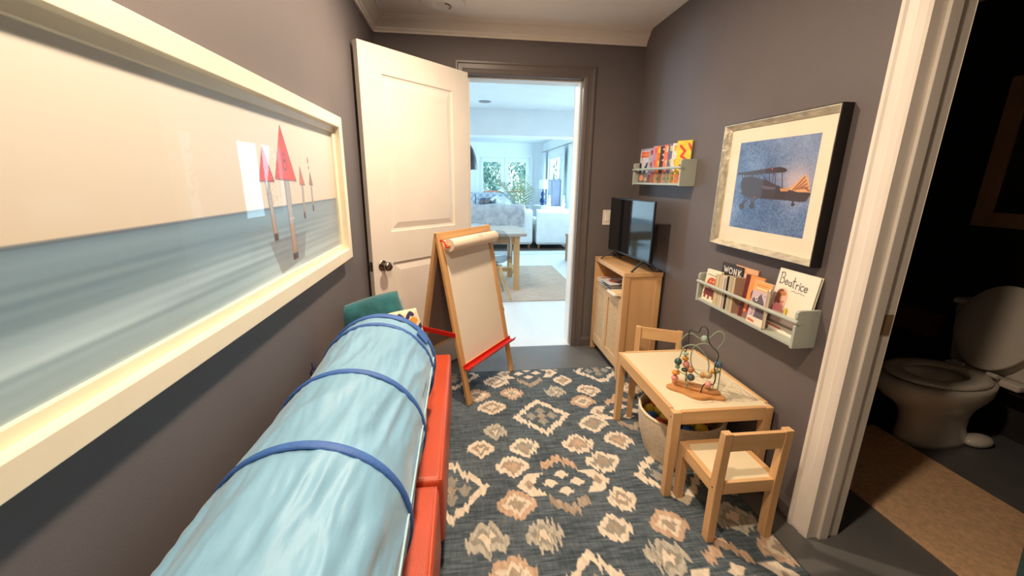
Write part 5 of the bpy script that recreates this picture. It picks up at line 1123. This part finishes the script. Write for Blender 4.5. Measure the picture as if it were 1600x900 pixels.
# lamp on a round white side table
t = thing('side_table', 'round white side table under the blue lamp', 'table', (2.02, 10.42, 0.0126)); MB().lathe([(0.21, 0.0), (0.21, 0.02), (0.035, 0.03), (0.03, 0.72), (0.24, 0.735), (0.25, 0.765), (0.24, 0.77)], n=36).build('pedestal_top', LWHITE, t, smooth=True, auto=40)
t = thing('table_lamp', 'table lamp with dark blue gourd base and white drum shade', 'lamp', (2.02, 10.42, 0.7835))
MB().lathe([(0.06, 0), (0.065, 0.015), (0.035, 0.03), (0.075, 0.085), (0.078, 0.12), (0.04, 0.18), (0.028, 0.20), (0.05, 0.25), (0.048, 0.29), (0.02, 0.34), (0.012, 0.37), (0.010, 0.43)], n=28).build('base', mat('navy_glaze', (30, 62, 112), 0.15), t, smooth=True)
MB().lathe([(0.125, 0.40), (0.10, 0.62), (0.098, 0.62), (0.123, 0.40)], n=36, capb=False, capt=False).build('lamp_shade', mat('white_shade', (240, 242, 246), 0.8), t, smooth=True, auto=50)
# grey chair with cloth hung over it, flanked by pale turned candlesticks
t = thing('high_back_chair', 'tall grey high-backed chair with a lavender cloth near the right window', 'chair', (2.10, 9.60, 0.0126))
GC = mat('grey_weave', (176, 182, 194), 0.85, var=0.1)
MB().box(-0.125, 0.125, -0.03, 0.03, 0.48, 1.40).build('backrest', GC, t, bevel=0.02, seg=3); MB().box(-0.135, 0.135, 0.03, 0.44, 0.42, 0.50).build('seat', GC, t, bevel=0.02, seg=3)
for sx in (-1, 1):
    MB().box(sx*0.115-0.018, sx*0.115+0.018, -0.02, 0.02, 0, 0.48).build('leg', TURNW, t); MB().box(sx*0.115-0.018, sx*0.115+0.018, 0.38, 0.42, 0, 0.43).build('leg', TURNW, t)
m = MB(); vs = []
for j in range(13):
    for i in range(17):
        u_ = -1+i/8; k = j/12; vs.append((0.06+0.10*u_*(1-0.25*k), -0.040-0.008*abs(math.sin(u_*6+k*3)), 1.415-0.62*k+0.02*math.sin(u_*4)))
m.add(vs, [(j*17+i, j*17+i+1, (j+1)*17+i+1, (j+1)*17+i) for j in range(12) for i in range(16)])
o = m.build('hanging_cloth', mat('lavender_cloth', (176, 184, 214), 0.85, var=0.08), None, smooth=True); o.location = (2.10, 9.596, 0); so = o.modifiers.new('t', 'SOLIDIFY'); so.thickness = 0.006; tag(o, 'lavender cloth hanging over the back of the high grey chair', 'cloth')
t = thing('console_table', 'white console table carrying candlesticks behind the white armchair', 'table', (2.10, 9.20, 0.0125))
MB().box(-0.26, 0.26, -0.12, 0.12, 0.72, 0.75).build('table_top', LWHITE, t, bevel=0.004)
for sx in (-1, 1):
    for sy in (-1, 1): MB().box(sx*0.23-0.018, sx*0.23+0.018, sy*0.09-0.018, sy*0.09+0.018, 0, 0.72).build('leg', LWHITE, t)
for (x, lab) in ((1.93, 'pale turned candlestick left of the high grey chair'), (2.26, 'pale turned candlestick right of the high grey chair')):
    o = MB().lathe([(0.05, 0), (0.052, 0.02), (0.025, 0.04), (0.040, 0.08), (0.045, 0.12), (0.022, 0.16), (0.036, 0.20), (0.018, 0.25), (0.020, 0.30), (0.0, 0.31)], n=20, capt=False).build('candlestick', LWHITE, None, smooth=True)
    o.location = (x, 9.20, 0.763); tag(o, lab, 'candlestick', 'pale candlesticks on the console')
t = thing('wooden_bench', 'edge of a brown wooden bench against the right side of the doorway view', 'bench', (2.02, 7.02, 0))
for sx in (-1, 1): MB().box(sx*0.17-0.025, sx*0.17+0.025, -0.12, 0.12, 0, 0.42).build('leg', TURNW, t)
MB().box(-0.20, 0.20, -0.15, 0.15, 0.42, 0.47).build('seat_board', wood('brown_board', (150, 116, 92), (126, 96, 74), 'x'), t, bevel=0.004)

# ------------------------------------------------------------------ outside
struct('deck', MB().box(-4, 8, YF+0.12, 22, -0.12, -0.02), mat('pale_deck', (190, 190, 186), 0.8))
dk_ = thing('deck_railing', 'reddish brown deck railing outside the french doors', 'railing', (1.3, 14.2, -0.02)); RB = mat('red_brown_wood', (176, 112, 98), 0.7)
MB().box(-2.5, 3.0, -0.05, 0.05, 1.00, 1.05).build('top_rail', RB, dk_)
for k in range(40): MB().box(-2.45+k*0.138, -2.42+k*0.138, -0.015, 0.015, 0.05, 1.0).build('baluster', LWHITE, dk_)
MB().box(-2.5, 3.0, -0.03, 0.03, 0.02, 0.06).build('bottom_rail', LWHITE, dk_)
def tree(x, y, h, r, n, lab, seed):
    t = thing('leafy_tree', lab, 'tree', (x, y, -0.12), 0, 'trees outside the living room windows'); q_ = random.Random(seed); m = MB()
    for k in range(n):
        a = q_.uniform(0, 6.28); ph = math.acos(q_.uniform(-1, 1)); rr_ = r*(0.55+0.45*q_.random()**0.5); lump = 1+0.25*math.sin(a*3+seed)*math.sin(ph*4)
        p = Vector((rr_*lump*math.sin(ph)*math.cos(a), rr_*lump*math.sin(ph)*math.sin(a), h*0.55+0.5*h*0.9*lump*math.cos(ph)*rr_/r))
        R = rot(q_.uniform(0, 3), q_.uniform(0, 3), q_.uniform(0, 3)); s_ = q_.uniform(0.05, 0.11)
        m.add([p+R @ Vector(v) for v in ((-s_, 0, 0), (0, -s_*.5, 0.01), (s_, 0, 0), (0, s_*.5, 0.01))], [(0, 1, 2, 3)])
    lf = m.mesh('crown'); cols_ = [mat('leaf_%d' % i, c_, 0.6) for i, c_ in enumerate(((96, 136, 122), (128, 164, 140), (170, 196, 180), (70, 104, 102)))]
    for c_ in cols_: lf.materials.append(c_)
    for i, p in enumerate(lf.polygons): p.material_index = (i*7+i//3) % 4
    link('crown', lf, None, t); MB().cyl((0, 0, 0), (0, 0, h*0.6), 0.10, 0.05, 8).build('trunk', TURNW, t)
tree(0.45, 16.4, 3.6, 1.15, 2600, 'dense leafy tree behind the left pane of the french doors', 1)
tree(3.2, 16.6, 3.5, 1.15, 2400, 'dense leafy tree behind the right pane of the french doors', 2)
tree(2.0, 20.0, 4.6, 1.7, 2600, 'taller tree showing between the two nearer ones beyond the french doors', 3)
tree(5.6, 14.0, 3.2, 1.3, 1800, 'leafy tree outside the right-hand living room window', 4)
